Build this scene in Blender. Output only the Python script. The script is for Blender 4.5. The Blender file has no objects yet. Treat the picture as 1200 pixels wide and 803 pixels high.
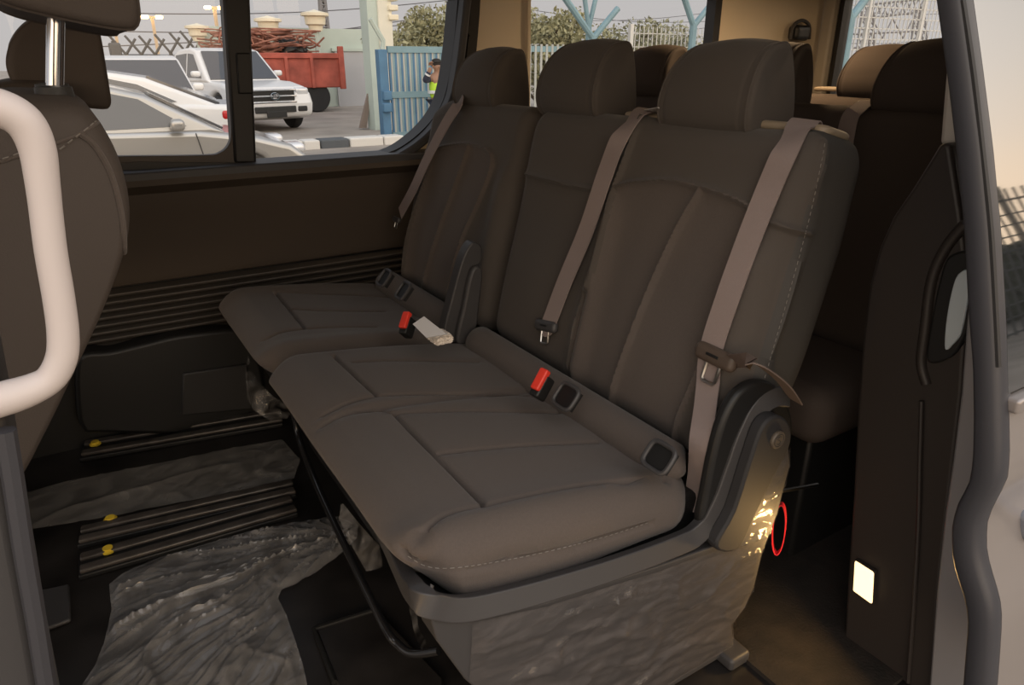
import bpy, math, random
import numpy as np
from mathutils import Vector
from mathutils.bvhtree import BVHTree
random.seed(7); RNG = np.random.default_rng(11)
C = bpy.context.scene.collection
S = bpy.context.scene

# ------------------------------------------------------------------ camera (van floor z=0, X rearward, Y across the van)
CAMZ, YAW, PITCH, FPX = 1.1, math.radians(32), math.radians(22), 819.0
CAM = np.array([0.0, 0.0, CAMZ])
_r = np.array([math.cos(YAW), -math.sin(YAW), 0])
_f = np.array([math.sin(YAW)*math.cos(PITCH), math.cos(YAW)*math.cos(PITCH), -math.sin(PITCH)])
_u = np.cross(_r, _f)
def ray(px, py):
    return _r*((px-600)/FPX) + _u*((401.5-py)/FPX) + _f
def onX(px, py, X): d = ray(px, py); return CAM + d*((X-CAM[0])/d[0])
def onY(px, py, Y): d = ray(px, py); return CAM + d*((Y-CAM[1])/d[1])
def onZ(px, py, Z): d = ray(px, py); return CAM + d*((Z-CAM[2])/d[2])
def onP(px, py, P0, N):
    d = ray(px, py); N = np.array(N); return CAM + d*(np.dot(np.array(P0)-CAM, N)/np.dot(d, N))
cam = bpy.data.cameras.new('camera'); cam.sensor_width = 36; cam.lens = FPX/1200*36
cam.clip_start = 0.02; cam.clip_end = 500
co = bpy.data.objects.new('camera', cam); C.objects.link(co)
co.location = CAM; co.rotation_euler = (math.pi/2-PITCH, 0, -YAW); S.camera = co

# ------------------------------------------------------------------ materials
MATS = {}
def mat(name, col, rough=0.6, metal=0.0, bump=0.0, scale=200.0, var=0.0, vscale=8.0, emit=None, spec=0.5, sheen=0.0, coat=0.0, detail=2.0, stretch=None):
    if name in MATS: return MATS[name]
    m = bpy.data.materials.new(name); m.use_nodes = True
    nt = m.node_tree; n = nt.nodes; b = n['Principled BSDF']
    b.inputs['Base Color'].default_value = (*col, 1); b.inputs['Roughness'].default_value = rough
    b.inputs['Metallic'].default_value = metal; b.inputs['Specular IOR Level'].default_value = spec
    b.inputs['Sheen Weight'].default_value = sheen; b.inputs['Coat Weight'].default_value = coat
    tc = n.new('ShaderNodeTexCoord')
    src = tc.outputs['Object']
    if stretch:
        mp = n.new('ShaderNodeMapping'); mp.inputs['Scale'].default_value = stretch
        nt.links.new(src, mp.inputs['Vector']); src = mp.outputs['Vector']
    if bump:
        t = n.new('ShaderNodeTexNoise'); t.inputs['Scale'].default_value = scale; t.inputs['Detail'].default_value = detail
        bp = n.new('ShaderNodeBump'); bp.inputs['Strength'].default_value = bump; bp.inputs['Distance'].default_value = 0.002
        nt.links.new(src, t.inputs['Vector']); nt.links.new(t.outputs['Fac'], bp.inputs['Height']); nt.links.new(bp.outputs['Normal'], b.inputs['Normal'])
    if var:
        t = n.new('ShaderNodeTexNoise'); t.inputs['Scale'].default_value = vscale; t.inputs['Detail'].default_value = 4
        r = n.new('ShaderNodeValToRGB')
        r.color_ramp.elements[0].position = 0.3; r.color_ramp.elements[1].position = 0.7
        r.color_ramp.elements[0].color = (*[c*(1-var) for c in col], 1); r.color_ramp.elements[1].color = (*[min(1, c*(1+var)) for c in col], 1)
        nt.links.new(src, t.inputs['Vector']); nt.links.new(t.outputs['Fac'], r.inputs['Fac']); nt.links.new(r.outputs['Color'], b.inputs['Base Color'])
    if emit:
        b.inputs['Emission Color'].default_value = (*emit[0], 1); b.inputs['Emission Strength'].default_value = emit[1]
    MATS[name] = m
    return m
def glass_mat(name, tint=(0.9, 0.95, 0.95), refl=0.06, rough=0.0):
    m = bpy.data.materials.new(name); m.use_nodes = True; nt = m.node_tree; n = nt.nodes; n.clear()
    o = n.new('ShaderNodeOutputMaterial'); t = n.new('ShaderNodeBsdfTransparent'); g = n.new('ShaderNodeBsdfGlossy'); mx = n.new('ShaderNodeMixShader')
    fr = n.new('ShaderNodeFresnel'); fr.inputs['IOR'].default_value = 1.45
    t.inputs['Color'].default_value = (*tint, 1); g.inputs['Roughness'].default_value = rough
    nt.links.new(fr.outputs['Fac'], mx.inputs['Fac']); nt.links.new(t.outputs[0], mx.inputs[1]); nt.links.new(g.outputs[0], mx.inputs[2])
    nt.links.new(mx.outputs[0], o.inputs['Surface'])
    return m
def film_mat(name, clear=0.6, col=(0.35, 0.34, 0.33), rough=0.22, wr=0.6, scale=14, stretch=(1, 1, 1)):
    """clear polythene: mostly see-through, glossy, wrinkled"""
    m = bpy.data.materials.new(name); m.use_nodes = True; nt = m.node_tree; n = nt.nodes; n.clear()
    o = n.new('ShaderNodeOutputMaterial'); t = n.new('ShaderNodeBsdfTransparent'); p = n.new('ShaderNodeBsdfPrincipled'); mx = n.new('ShaderNodeMixShader')
    p.inputs['Base Color'].default_value = (*col, 1); p.inputs['Roughness'].default_value = rough; p.inputs['Specular IOR Level'].default_value = 1.0
    tc = n.new('ShaderNodeTexCoord'); mp = n.new('ShaderNodeMapping'); mp.inputs['Scale'].default_value = stretch
    ns = n.new('ShaderNodeTexNoise'); ns.inputs['Scale'].default_value = scale; ns.inputs['Detail'].default_value = 4; ns.inputs['Distortion'].default_value = 1.2
    bp = n.new('ShaderNodeBump'); bp.inputs['Strength'].default_value = wr; bp.inputs['Distance'].default_value = 0.02
    rp = n.new('ShaderNodeMapRange'); rp.inputs['From Min'].default_value = 0.35; rp.inputs['From Max'].default_value = 0.7
    rp.inputs['To Min'].default_value = 1-clear-0.12; rp.inputs['To Max'].default_value = 1-clear+0.2
    L = nt.links.new
    L(tc.outputs['Object'], mp.inputs['Vector']); L(mp.outputs[0], ns.inputs['Vector']); L(ns.outputs['Fac'], bp.inputs['Height']); L(bp.outputs[0], p.inputs['Normal'])
    L(ns.outputs['Fac'], rp.inputs['Value']); L(rp.outputs[0], mx.inputs['Fac']); L(t.outputs[0], mx.inputs[1]); L(p.outputs[0], mx.inputs[2]); L(mx.outputs[0], o.inputs['Surface'])
    return m

# ------------------------------------------------------------------ mesh kit
class G:
    """collects shapes; becomes ONE mesh"""
    def __init__(s): s.v = []; s.f = []; s.n = 0
    def add(s, V, F):
        V = np.asarray(V, float).reshape(-1, 3); s.v.append(V); s.f += [tuple(i+s.n for i in q) for q in F]; s.n += len(V); return s
    def V(s): return np.vstack(s.v)
    def box(s, lo, hi):
        x0, y0, z0 = lo; x1, y1, z1 = hi
        return s.add([(x0,y0,z0),(x1,y0,z0),(x1,y1,z0),(x0,y1,z0),(x0,y0,z1),(x1,y0,z1),(x1,y1,z1),(x0,y1,z1)],
                     [(3,2,1,0),(4,5,6,7),(0,1,5,4),(1,2,6,5),(2,3,7,6),(3,0,4,7)])
    def rbox(s, lo, hi, r, n=(10,10,10), fn=None):
        V, F = rbox(lo, hi, r, n)
        if fn is not None: V = fn(V)
        return s.add(V, F)
    def tube(s, path, rad, k=10, cap=True, squash=None):
        V, F = tube(path, rad, k, cap, squash); return s.add(V, F)
    def ribbon(s, path, wdir, w, th, nrm=None):
        """flat strap: path, width direction per point (or one), width, thickness; nrm: the face's normal instead"""
        P = np.array(path, float); N = len(P)
        if nrm is not None: wdir = np.cross(np.gradient(P, axis=0), np.array(nrm, float))
        Wd = np.array(wdir, float); Wd = np.tile(Wd, (N, 1)) if Wd.ndim == 1 else Wd
        T = np.gradient(P, axis=0); T /= np.linalg.norm(T, axis=1)[:, None]
        Wd = Wd - T*(Wd*T).sum(1)[:, None]; Wd /= np.linalg.norm(Wd, axis=1)[:, None]
        Nn = np.cross(T, Wd); w = np.broadcast_to(w, (N,))[:, None]
        loops = np.stack([P-Wd*w/2-Nn*th/2, P+Wd*w/2-Nn*th/2, P+Wd*w/2+Nn*th/2, P-Wd*w/2+Nn*th/2], 1)
        return s.loft(loops)
    def loft(s, loops, cap=True, closed=False):
        L = np.asarray(loops, float); m, k = L.shape[:2]; F = []
        for i in range(m if closed else m-1):
            j = (i+1) % m
            for a in range(k):
                b = (a+1) % k; F.append((i*k+a, i*k+b, j*k+b, j*k+a))
        if cap and not closed:
            F.append(tuple(range(k))[::-1]); F.append(tuple((m-1)*k+a for a in range(k)))
        return s.add(L.reshape(-1, 3), F)
    def prism(s, poly, d):
        """polygon of 3D points extruded by vector d"""
        P = np.array(poly, float); return s.loft([P, P+np.array(d, float)])
    def panel(s, poly, th=0.01):
        P = np.array(poly, float); nrm = np.cross(P[1]-P[0], P[2]-P[0]); nrm /= np.linalg.norm(nrm)
        return s.prism(P-nrm*th/2, nrm*th)
    def lathe(s, prof, c=(0,0,0), axis='z', k=24):
        """prof: (radius, height) list"""
        pts = []
        for r, h in prof:
            for a in range(k):
                t = 2*math.pi*a/k; x, y = r*math.cos(t), r*math.sin(t)
                pts.append({'z': (x, y, h), 'y': (x, h, y), 'x': (h, x, y)}[axis])
        return s.loft((np.array(pts)+np.array(c)).reshape(len(prof), k, 3))
    def grid(s, P):
        P = np.asarray(P, float); m, k = P.shape[:2]
        return s.add(P.reshape(-1, 3), [(i*k+j, i*k+j+1, (i+1)*k+j+1, (i+1)*k+j) for i in range(m-1) for j in range(k-1)])

def rbox(lo, hi, r, n):
    lo = np.array(lo, float); hi = np.array(hi, float); r = np.minimum(np.broadcast_to(np.array(r, float), (3,)), (hi-lo)/2*0.999)
    idx = {}; V = []; F = []
    ax = []
    for i in range(3):
        t = np.linspace(0, 1, n[i]+1)
        # extra samples inside the rounded ends
        rr = r[i]/(hi[i]-lo[i]); e = rr*(1-np.cos(np.linspace(0, math.pi/2, 6)))
        t = np.unique(np.round(np.concatenate([t[(t > rr)*(t < 1-rr)], e, 1-e]), 6)); ax.append(t)
    N = [len(a) for a in ax]
    def vid(i, j, k):
        key = (i, j, k)
        if key not in idx: idx[key] = len(V); V.append((ax[0][i], ax[1][j], ax[2][k]))
        return idx[key]
    a, b, c = N[0]-1, N[1]-1, N[2]-1
    for i in range(a):
        for j in range(b):
            F.append((vid(i,j,c), vid(i+1,j,c), vid(i+1,j+1,c), vid(i,j+1,c))); F.append((vid(i,j,0), vid(i,j+1,0), vid(i+1,j+1,0), vid(i+1,j,0)))
    for i in range(a):
        for k in range(c):
            F.append((vid(i,0,k), vid(i+1,0,k), vid(i+1,0,k+1), vid(i,0,k+1))); F.append((vid(i,b,k), vid(i,b,k+1), vid(i+1,b,k+1), vid(i+1,b,k)))
    for j in range(b):
        for k in range(c):
            F.append((vid(0,j,k), vid(0,j,k+1), vid(0,j+1,k+1), vid(0,j+1,k))); F.append((vid(a,j,k), vid(a,j+1,k), vid(a,j+1,k+1), vid(a,j,k+1)))
    P = lo + np.array(V)*(hi-lo)
    cc = np.clip(P, lo+r, hi-r); d = (P-cc)/r; l = np.linalg.norm(d, axis=1); l[l == 0] = 1
    # cube corner -> sphere corner: keep surface points only
    mx = np.abs(d).max(axis=1); s = np.where(mx > 0, mx/l, 0)
    return cc + d*r*s[:, None], F

def tube(path, rad, k=10, cap=True, squash=None):
    P = np.array(path, float); N = len(P); R = np.broadcast_to(np.array(rad, float), (N,))
    T = np.gradient(P, axis=0); T /= np.maximum(np.linalg.norm(T, axis=1), 1e-9)[:, None]
    a = np.array([0, 0, 1.0]) if abs(T[0][2]) < 0.9 else np.array([1.0, 0, 0])
    U = np.cross(T[0], a); U /= np.linalg.norm(U); V = []
    for i in range(N):
        U = U - T[i]*np.dot(U, T[i]); U /= np.linalg.norm(U); W = np.cross(T[i], U)
        for q in range(k):
            t = 2*math.pi*q/k; s2 = squash if squash else 1.0
            V.append(P[i] + R[i]*(math.cos(t)*U + s2*math.sin(t)*W))
    g = G().loft(np.array(V).reshape(N, k, 3), cap)
    return g.V(), g.f

def smooth_path(pts, n=8, closed=False):
    """Catmull-Rom through points"""
    P = np.array(pts, float); out = []; m = len(P)
    for i in range(m if closed else m-1):
        if closed: p0, p1, p2, p3 = P[i-1], P[i], P[(i+1) % m], P[(i+2) % m]
        else: p0, p1, p2, p3 = P[max(i-1, 0)], P[i], P[i+1], P[min(i+2, m-1)]
        for t in np.linspace(0, 1, n, endpoint=False):
            out.append(0.5*((2*p1)+(-p0+p2)*t+(2*p0-5*p1+4*p2-p3)*t*t+(-p0+3*p1-3*p2+p3)*t**3))
    if not closed: out.append(P[-1])
    return np.array(out)
def resample(P, step):
    P = np.array(P, float); d = np.concatenate([[0], np.cumsum(np.linalg.norm(np.diff(P, axis=0), axis=1))])
    t = np.linspace(0, d[-1], max(2, int(d[-1]/step)+1)); return np.stack([np.interp(t, d, P[:, i]) for i in range(P.shape[1])], 1)
def dist_poly(V, L):
    """distance of each V to the polyline L"""
    D = np.full(len(V), 1e9)
    for a, b in zip(L[:-1], L[1:]):
        ab = b-a; t = np.clip(((V-a)@ab)/max(np.dot(ab, ab), 1e-12), 0, 1)
        D = np.minimum(D, np.linalg.norm(V-(a+t[:, None]*ab), axis=1))
    return D
def vnormals(V, F):
    Nn = np.zeros_like(V)
    Q = np.array([q for q in F if len(q) == 4])
    fn = np.cross(V[Q[:, 2]]-V[Q[:, 0]], V[Q[:, 3]]-V[Q[:, 1]])
    for i in range(4): np.add.at(Nn, Q[:, i], fn)
    return Nn/np.maximum(np.linalg.norm(Nn, axis=1), 1e-12)[:, None]
def bvh_of(V, F): return BVHTree.FromPolygons([tuple(p) for p in V], [tuple(q) for q in F])
def hit(b, px, py):
    d = Vector(ray(px, py)).normalized(); h = b.ray_cast(Vector(CAM), d)
    return None if h[0] is None else (np.array(h[0]), np.array(h[1]))
def trace(b, pix, step=6, smooth=True):
    """a line measured on the photo, laid on a surface"""
    P = smooth_path(pix, 8) if smooth and len(pix) > 2 else np.array(pix, float)
    P = resample(P, step); out = [hit(b, *p) for p in P]
    out = [h[0] for h in out if h is not None]
    return np.array(out) if len(out) > 1 else None
def grooves(V, F, lines, depth=0.004, w=0.004, puff=0.0):
    """press seams into a padded surface"""
    Nn = vnormals(V, F); b = bvh_of(V, F); d = np.zeros(len(V))
    for L in lines:
        P = trace(b, L)
        if P is None: continue
        D = dist_poly(V, P); d = np.minimum(d, -depth*np.exp(-(D/w)**2) - puff*np.exp(-(D/0.02)**2))
    return V + Nn*d[:, None]

def link(name, V, F, m, parent=None, smooth=True, ang=40, bev=0, seg=2, sub=0, thick=0):
    """one mesh object; V in world space when the parent root is unrotated"""
    me = bpy.data.meshes.new(name)
    V = np.asarray(V, float)
    off = np.zeros(3)
    if parent is not None:
        r = parent
        while r.parent is not None: r = r.parent
        if not r.get('_local'): off = np.array(r.location)
    me.from_pydata([tuple(p-off) for p in V], [], [tuple(q) for q in F]); me.update()
    import bmesh
    bm = bmesh.new(); bm.from_mesh(me); bmesh.ops.recalc_face_normals(bm, faces=bm.faces)
    if smooth:
        ca = math.radians(ang)
        for f in bm.faces: f.smooth = True
        for e in bm.edges:
            if len(e.link_faces) == 2 and e.calc_face_angle(0) > ca: e.smooth = False
    bm.to_mesh(me); bm.free()
    me.materials.append(m if not isinstance(m, str) else MATS[m])
    o = bpy.data.objects.new(name, me); C.objects.link(o)
    if parent is not None: o.parent = parent
    if bev:
        b = o.modifiers.new('bevel', 'BEVEL'); b.width = bev; b.segments = seg; b.limit_method = 'ANGLE'; b.angle_limit = math.radians(35)
        b.harden_normals = False
    if sub:
        s = o.modifiers.new('subd', 'SUBSURF'); s.levels = sub; s.render_levels = sub
    return o
def put(name, g, m, parent=None, **k): return link(name, g.V(), g.f, m, parent, **k)
def thing(name, label, cat, loc=(0, 0, 0), rotz=None, group=None):
    o = bpy.data.objects.new(name, None); C.objects.link(o); o.empty_display_size = 0.1
    o.location = loc; o['label'] = label; o['category'] = cat
    if group: o['group'] = group
    if rotz is not None: o.rotation_euler = (0, 0, rotz); o['_local'] = 1
    return o
def tag(o, label, cat, group=None):
    o['label'] = label; o['category'] = cat
    if group: o['group'] = group
    return o
def struct(name, g, m, parent=None, **k):
    o = put(name, g, m, parent, **k)
    if parent is None: o['kind'] = 'structure'
    return o
def dup(root, loc, rotz=None, label=None, group=None):
    r = root.copy(); C.objects.link(r); r.location = loc
    if rotz is not None: r.rotation_euler = (0, 0, rotz)
    if label: r['label'] = label
    if group: r['group'] = group
    for ch in list(root.children):
        c = ch.copy(); C.objects.link(c); c.parent = r
        for g in list(ch.children):
            d = g.copy(); C.objects.link(d); d.parent = c
    return r
def filled(poly, res):
    """2D polygon -> fine grid (verts, quads) with its boundary snapped onto the outline"""
    poly = np.array(poly, float); lo, hi = poly.min(0), poly.max(0)
    nx, ny = int((hi[0]-lo[0])/res)+2, int((hi[1]-lo[1])/res)+2
    X, Y = np.meshgrid(lo[0]+np.arange(nx+1)*res-res/2, lo[1]+np.arange(ny+1)*res-res/2, indexing='ij')
    P = np.stack([X.ravel(), Y.ravel()], 1); ins = np.zeros(len(P), bool)
    a = poly; b = np.roll(poly, -1, 0)
    for (x0, y0), (x1, y1) in zip(a, b):
        c = ((y0 > P[:, 1]) != (y1 > P[:, 1])); xi = (x1-x0)*(P[:, 1]-y0)/((y1-y0) if y1 != y0 else 1e-12)+x0
        ins ^= c & (P[:, 0] < xi)
    snap = P.copy(); best = np.full(len(P), 1e9)
    for p, q in zip(a, b):
        ab = q-p; t = np.clip(((P-p)@ab)/max(ab@ab, 1e-12), 0, 1); z = p+t[:, None]*ab; d = np.linalg.norm(P-z, axis=1)
        m = d < best; best[m] = d[m]; snap[m] = z[m]
    Q = np.where(ins[:, None], P, snap); F = []; W = ny+1
    for i in range(nx):
        for j in range(ny):
            q = (i*W+j, (i+1)*W+j, (i+1)*W+j+1, i*W+j+1)
            if sum(ins[k] for k in q) >= 1: F.append(q)
    used = sorted({k for q in F for k in q}); re = {k: i for i, k in enumerate(used)}
    return Q[used], [tuple(re[k] for k in q) for q in F], best[used]
def vnoise(P, s, seed=0):
    """value noise, 2D"""
    r = np.random.default_rng(seed); T = r.random((64, 64)); x = P[:, 0]*s; y = P[:, 1]*s
    xi, yi = np.floor(x).astype(int), np.floor(y).astype(int); fx, fy = x-xi, y-yi; fx = fx*fx*(3-2*fx); fy = fy*fy*(3-2*fy)
    g = lambda a, b: T[a % 64, b % 64]
    return (g(xi, yi)*(1-fx)+g(xi+1, yi)*fx)*(1-fy)+(g(xi, yi+1)*(1-fx)+g(xi+1, yi+1)*fx)*fy
def ridged(P, s, seed):
    return 1-np.abs(2*vnoise(P, s, seed)-1)
# ================================================================== materials of the cabin
FAB = mat('fabric', (0.098, 0.080, 0.070), 0.85, bump=0.3, scale=1100, var=0.05, vscale=300, sheen=0.15, spec=0.25)
FABO = mat('fabric_outer', (0.078, 0.066, 0.057), 0.8, bump=0.25, scale=900, sheen=0.1, spec=0.25); FABG = mat('fabric_grey', (0.066, 0.061, 0.056), 0.75, bump=0.2, scale=900, spec=0.3)
FABS = mat('fabric_side', (0.078, 0.064, 0.056), 0.7, bump=0.2, scale=500, spec=0.3)
FABD = mat('fabric_dark', (0.072, 0.056, 0.047), 0.85, bump=0.2, scale=700, spec=0.25)
PLA = mat('plastic_dark', (0.03, 0.029, 0.029), 0.5, bump=0.15, scale=900, spec=0.4)
PLG = mat('plastic_grey', (0.052, 0.050, 0.051), 0.45, bump=0.1, scale=900, spec=0.4)
PLK = mat('plastic_black', (0.012, 0.012, 0.012), 0.45, spec=0.4)
WEB = mat('webbing', (0.28, 0.225, 0.21), 0.75, bump=0.5, scale=260, stretch=(1, 6, 1), spec=0.3)
THR = mat('thread', (0.21, 0.19, 0.17), 0.8)
CHR = mat('chrome', (0.75, 0.75, 0.76), 0.12, metal=1.0)
STL = mat('steel', (0.45, 0.44, 0.42), 0.3, metal=1.0)
RED = mat('red_plastic', (0.75, 0.05, 0.03), 0.35)
REDW = mat('red_webbing', (0.85, 0.03, 0.05), 0.6)
PAP = mat('paper', (0.45, 0.45, 0.46), 0.7)
WHT = mat('white_plastic', (0.58, 0.525, 0.51), 0.45, spec=0.4)
CRM = mat('headliner_cream', (0.74, 0.64, 0.50), 0.75, bump=0.1, scale=600)
BLKP = mat('black_paint', (0.018, 0.016, 0.015), 0.35, var=0.5, vscale=9, bump=0.1, scale=30)
FILM = film_mat('polythene', 0.78, (0.40, 0.39, 0.38), 0.2, 0.5, 18)
FILMB = film_mat('polythene_stretched', 0.74, (0.15, 0.135, 0.13), 0.09, 0.12, 9, (1, 1, 4))
FILMC = film_mat('polythene_clear', 0.88, (0.35, 0.34, 0.33), 0.12, 0.4, 18)

# ================================================================== second-row bench
REC = math.radians(14)
PB = np.array([0.86, 0, 0.42]); UB = np.array([math.sin(REC), 0, math.cos(REC)]); NB = np.array([-math.cos(REC), 0, math.sin(REC)])
YH = np.array([0, 1.0, 0])
def bk(a, s, t): # backrest coordinates -> world
    return PB + np.multiply.outer(np.asarray(a, float), YH) + np.multiply.outer(np.asarray(s, float), UB) + np.multiply.outer(np.asarray(t, float), NB)
def gauss(x, c, w): return np.exp(-((x-c)/w)**2)
def sstep(x, a, b): t = np.clip((x-a)/(b-a), 0, 1); return t*t*(3-2*t)
def dashes(g, P, nrm_off, n_len=0.006, gap=0.005, r=0.0007):
    P = resample(P, 0.001); i = 0; a = int(n_len*1000); b = int(gap*1000)
    while i+a < len(P):
        g.tube(P[i:i+a+1:max(1, a//2)]+nrm_off, r, 4); i += a+b
def pad_back(y0, y1, L, name, lines, parent, fn=None, th=0.185, res=0.003, r=(0.045, 0.055, 0.06)):
    V, F = rbox((y0, 0.0, -th), (y1, L, 0), r, (int((y1-y0)/res), int(L/res), 14))
    if fn: V = fn(V)
    W = bk(V[:, 0], V[:, 1], V[:, 2])
    W = grooves(W, F, lines, 0.0105, 0.0050, 0.004)
    return W, F

bench = thing('bench_seat', 'wide two-place dark fabric bench section nearest the open sliding door', 'car seat', (0.6, 1.1, 0))
def fn_near(V):
    a, s, t = V.T.copy()
    front = sstep(t, -0.08, -0.02)
    low = 1-sstep(s, 0.36, 0.46)
    bol = 0.018*(gauss(a, 0.745, 0.035)+gauss(a, 1.125, 0.03))*low
    t2 = t + front*(bol + 0.012*gauss(s, 0.16, 0.12)*(gauss(a, 0.935, 0.16)+gauss(a, 1.33, 0.14)) - 0.012*gauss(a, 1.14, 0.012)*low + 0.006*gauss(s, 0.5, 0.08))
    # the outer upper corner is cut back and the top slopes to the rear
    s2 = s + 0.006*sstep(-a, -0.84, -0.72)*sstep(s, 0.4, 0.6)
    t2 = t2 + sstep(-t, 0.10, 0.18)*(0.025*sstep(s, 0.40, 0.6) + 0.03*(1-sstep(s, 0.0, 0.25)))
    return np.stack([a, s2, t2], 1)
LN = [
    [(668,430),(676,380),(693,330),(708,275),(722,225),(728,219),(745,214),(790,212),(838,223),(872,236),(885,246),(887,256),(878,290),(850,372),(820,440),(798,490),(793,520)],
    [(824,222),(800,262),(768,330),(740,400),(721,455),(720,480)],
    [(596,196),(612,202),(640,209),(670,217),(698,222)],
    [(963,168),(957,200),(945,255),(925,330),(905,400),(892,445)],
    [(908,262),(925,268),(945,273)],
    [(722,222),(738,180),(752,140)],
]
W, F = pad_back(0.70, 1.505, 0.60, 'backrest', LN, bench, fn_near)
BNEAR = bvh_of(W, F)
back = link('backrest', W, F, FABO, bench, ang=60)
def inpoly(P, poly):
    ins = np.zeros(len(P), bool)
    for (x0, y0), (x1, y1) in zip(poly, np.roll(poly, -1, 0)):
        c = ((y0 > P[:, 1]) != (y1 > P[:, 1])); ins ^= c & (P[:, 0] < (x1-x0)*(P[:, 1]-y0)/((y1-y0) if y1 != y0 else 1e-12)+x0)
    return ins
def zones(o, W, F, b, insert, near_side=None):
    """the woven insert and the plain side panel are different cloths"""
    o.data.materials.append(FAB); o.data.materials.append(FABG)
    L = trace(b, insert, 3); R_ = L-PB; poly = np.stack([L[:, 1], R_@UB], 1)
    poly = np.vstack([poly, [[poly[-1, 0], -0.05], [poly[0, 0], -0.05]]])
    me = o.data; n = len(me.polygons); c = np.empty(n*3); me.polygons.foreach_get('center', c); r = o
    while r.parent is not None: r = r.parent
    c = c.reshape(n, 3)+np.array(r.location)-PB; a, s, t = c[:, 1], c@UB, c@NB
    idx = np.where(inpoly(np.stack([a, s], 1), poly) & (t > -0.05), 1, 0)
    if near_side is not None: idx = np.where((a < near_side) & (t < -0.03), 2, idx)
    me.polygons.foreach_set('material_index', idx.astype(np.int32))
zones(back, W, F, BNEAR, LN[0], 0.74)
g = G()
st = trace(BNEAR, [(966,168),(960,200),(948,255),(928,330),(908,400),(895,445)], 4)
if st is not None: dashes(g, st, np.array([-0.0008, -0.0015, 0.0003]))
put('stitching', g, THR, back)
# headrests
HPROF = [(-.040,-.084),(-.060,-.068),(-.069,-.038),(-.067,-.005),(-.058,.025),(-.042,.052),(-.018,.074),(.010,.086),(.028,.087),(.037,.076),(.043,.045),(.049,0),(.055,-.045),(.057,-.074),(.046,-.085),(-.01,-.088)]
def headrest(parent, cx, cy, cz, hw=0.122, hd=0.06, hh=0.086, rec=0.12, m=FAB, post=0.10, pm=CHR, r=0.009, pr_=0.0065):
    """wedge-shaped pad: curved face, flat side panels with piping between"""
    pr = resample(smooth_path(HPROF, 6, True), 0.006); pr = pr*np.array([hd/0.06, hh/0.086]); k = np.clip((pr[:, 1]+hh)/(2*hh), 0, 1)
    wid = hw*(1-0.20*k**2.2-0.05*(1-k)**4); ctr = np.array([0.0, -0.01]); loops = []
    e = [(1.0, 0.62), (1.0, 0.80), (0.996, 0.90)] + [(1-(1-math.cos(q))*r/hw, 1-(1-math.sin(q))*r*1.15/0.07) for q in np.linspace(0.15, math.pi/2, 6)][::1]
    e = [(1-(1-math.cos(q))*r/hw, 1-(1-math.sin(q))*r/0.07) for q in np.linspace(0.0, math.pi/2, 7)]   # side panel edge -> full section
    seq = [(-(0.985), 0.55)] + [(-f, s_) for f, s_ in e]
    # the piping: a small step between side panel and face
    seq += [(-f, 1.0-d_) for f, d_ in ((0.835, 0.0), (0.81, 0.016), (0.785, 0.0))] + [(y, 1.0) for y in np.linspace(-0.72, 0.72, 13)]
    full = seq + [(-f, s_) for f, s_ in seq[::-1] if f < -0.75]
    c, s = math.cos(rec), math.sin(rec)
    for f, s_ in full:
        q = ctr+(pr-ctr)*s_; crown = 0.010*(1-min(1, abs(f))**2)
        x = q[:, 0] - crown*(q[:, 0] < 0.0)*0.6; z = q[:, 1] + crown*(q[:, 1] > 0)*k
        loops.append(np.stack([cx + x*c + z*s, cy + f*wid, cz - x*s + z*c], 1))
    o = put('headrest', G().loft(loops), m, parent, ang=50)
    for q in (full.index((-e[-1][0], e[-1][1])), len(full)-1-full.index((-e[-1][0], e[-1][1]))):
        ctr3 = loops[q].mean(0); put('piping', G().tube(np.vstack([ctr3+(loops[q]-ctr3)*0.998, loops[q][:1]]), 0.0024, 6), m, o)
    for sy in (-0.065, 0.065):
        b = np.array([cx-0.3*hh*0, cy+sy, cz]); dn = np.array([-s, 0, -c])
        g = G().tube([b+dn*hh*0.5, b+dn*(hh+post)], pr_, 14); put('headrest_post', g, pm, o)
    return o
headrest(bench, 1.085, 0.968, 1.046, 0.120, hh=0.083, m=FABO)
headrest(bench, 1.085, 1.395, 1.052, m=FABO)

# seat cushion: double
def pad_cush(y0, y1, lines, x0=0.275, x1=0.85, zf=0.49, zr=0.405, fn=None, th=0.125, res=0.0034):
    V, F = rbox((0, y0, -th), (x1-x0, y1, 0), (0.055, 0.05, 0.05), (int((x1-x0)/res), int((y1-y0)/res), 14))
    x, y, z = V.T.copy(); up = sstep(z, -th, 0)
    k = x/(x1-x0)
    z2 = z + zf + (zr-zf)*k
    # belly of the nose: the front overhangs and thins
    z2 = z2 + (1-up)*0.035*(1-sstep(k, 0.0, 0.25)) + up*0.010*np.sin(np.clip(k, 0, 1)*math.pi) - up*0.022*(1-sstep(k, 0, 0.16))
    z2 = z2 + (1-up)*0.03*sstep(k, 0.3, 1)
    x2 = x + x0 + 0.03*(1-up)*(1-sstep(k, 0, 0.2))
    W = np.stack([x2, y, z2], 1)
    if fn: W = fn(W, up, k)
    return grooves(W, F, lines, 0.0105, 0.0040, 0.003), F
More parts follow.
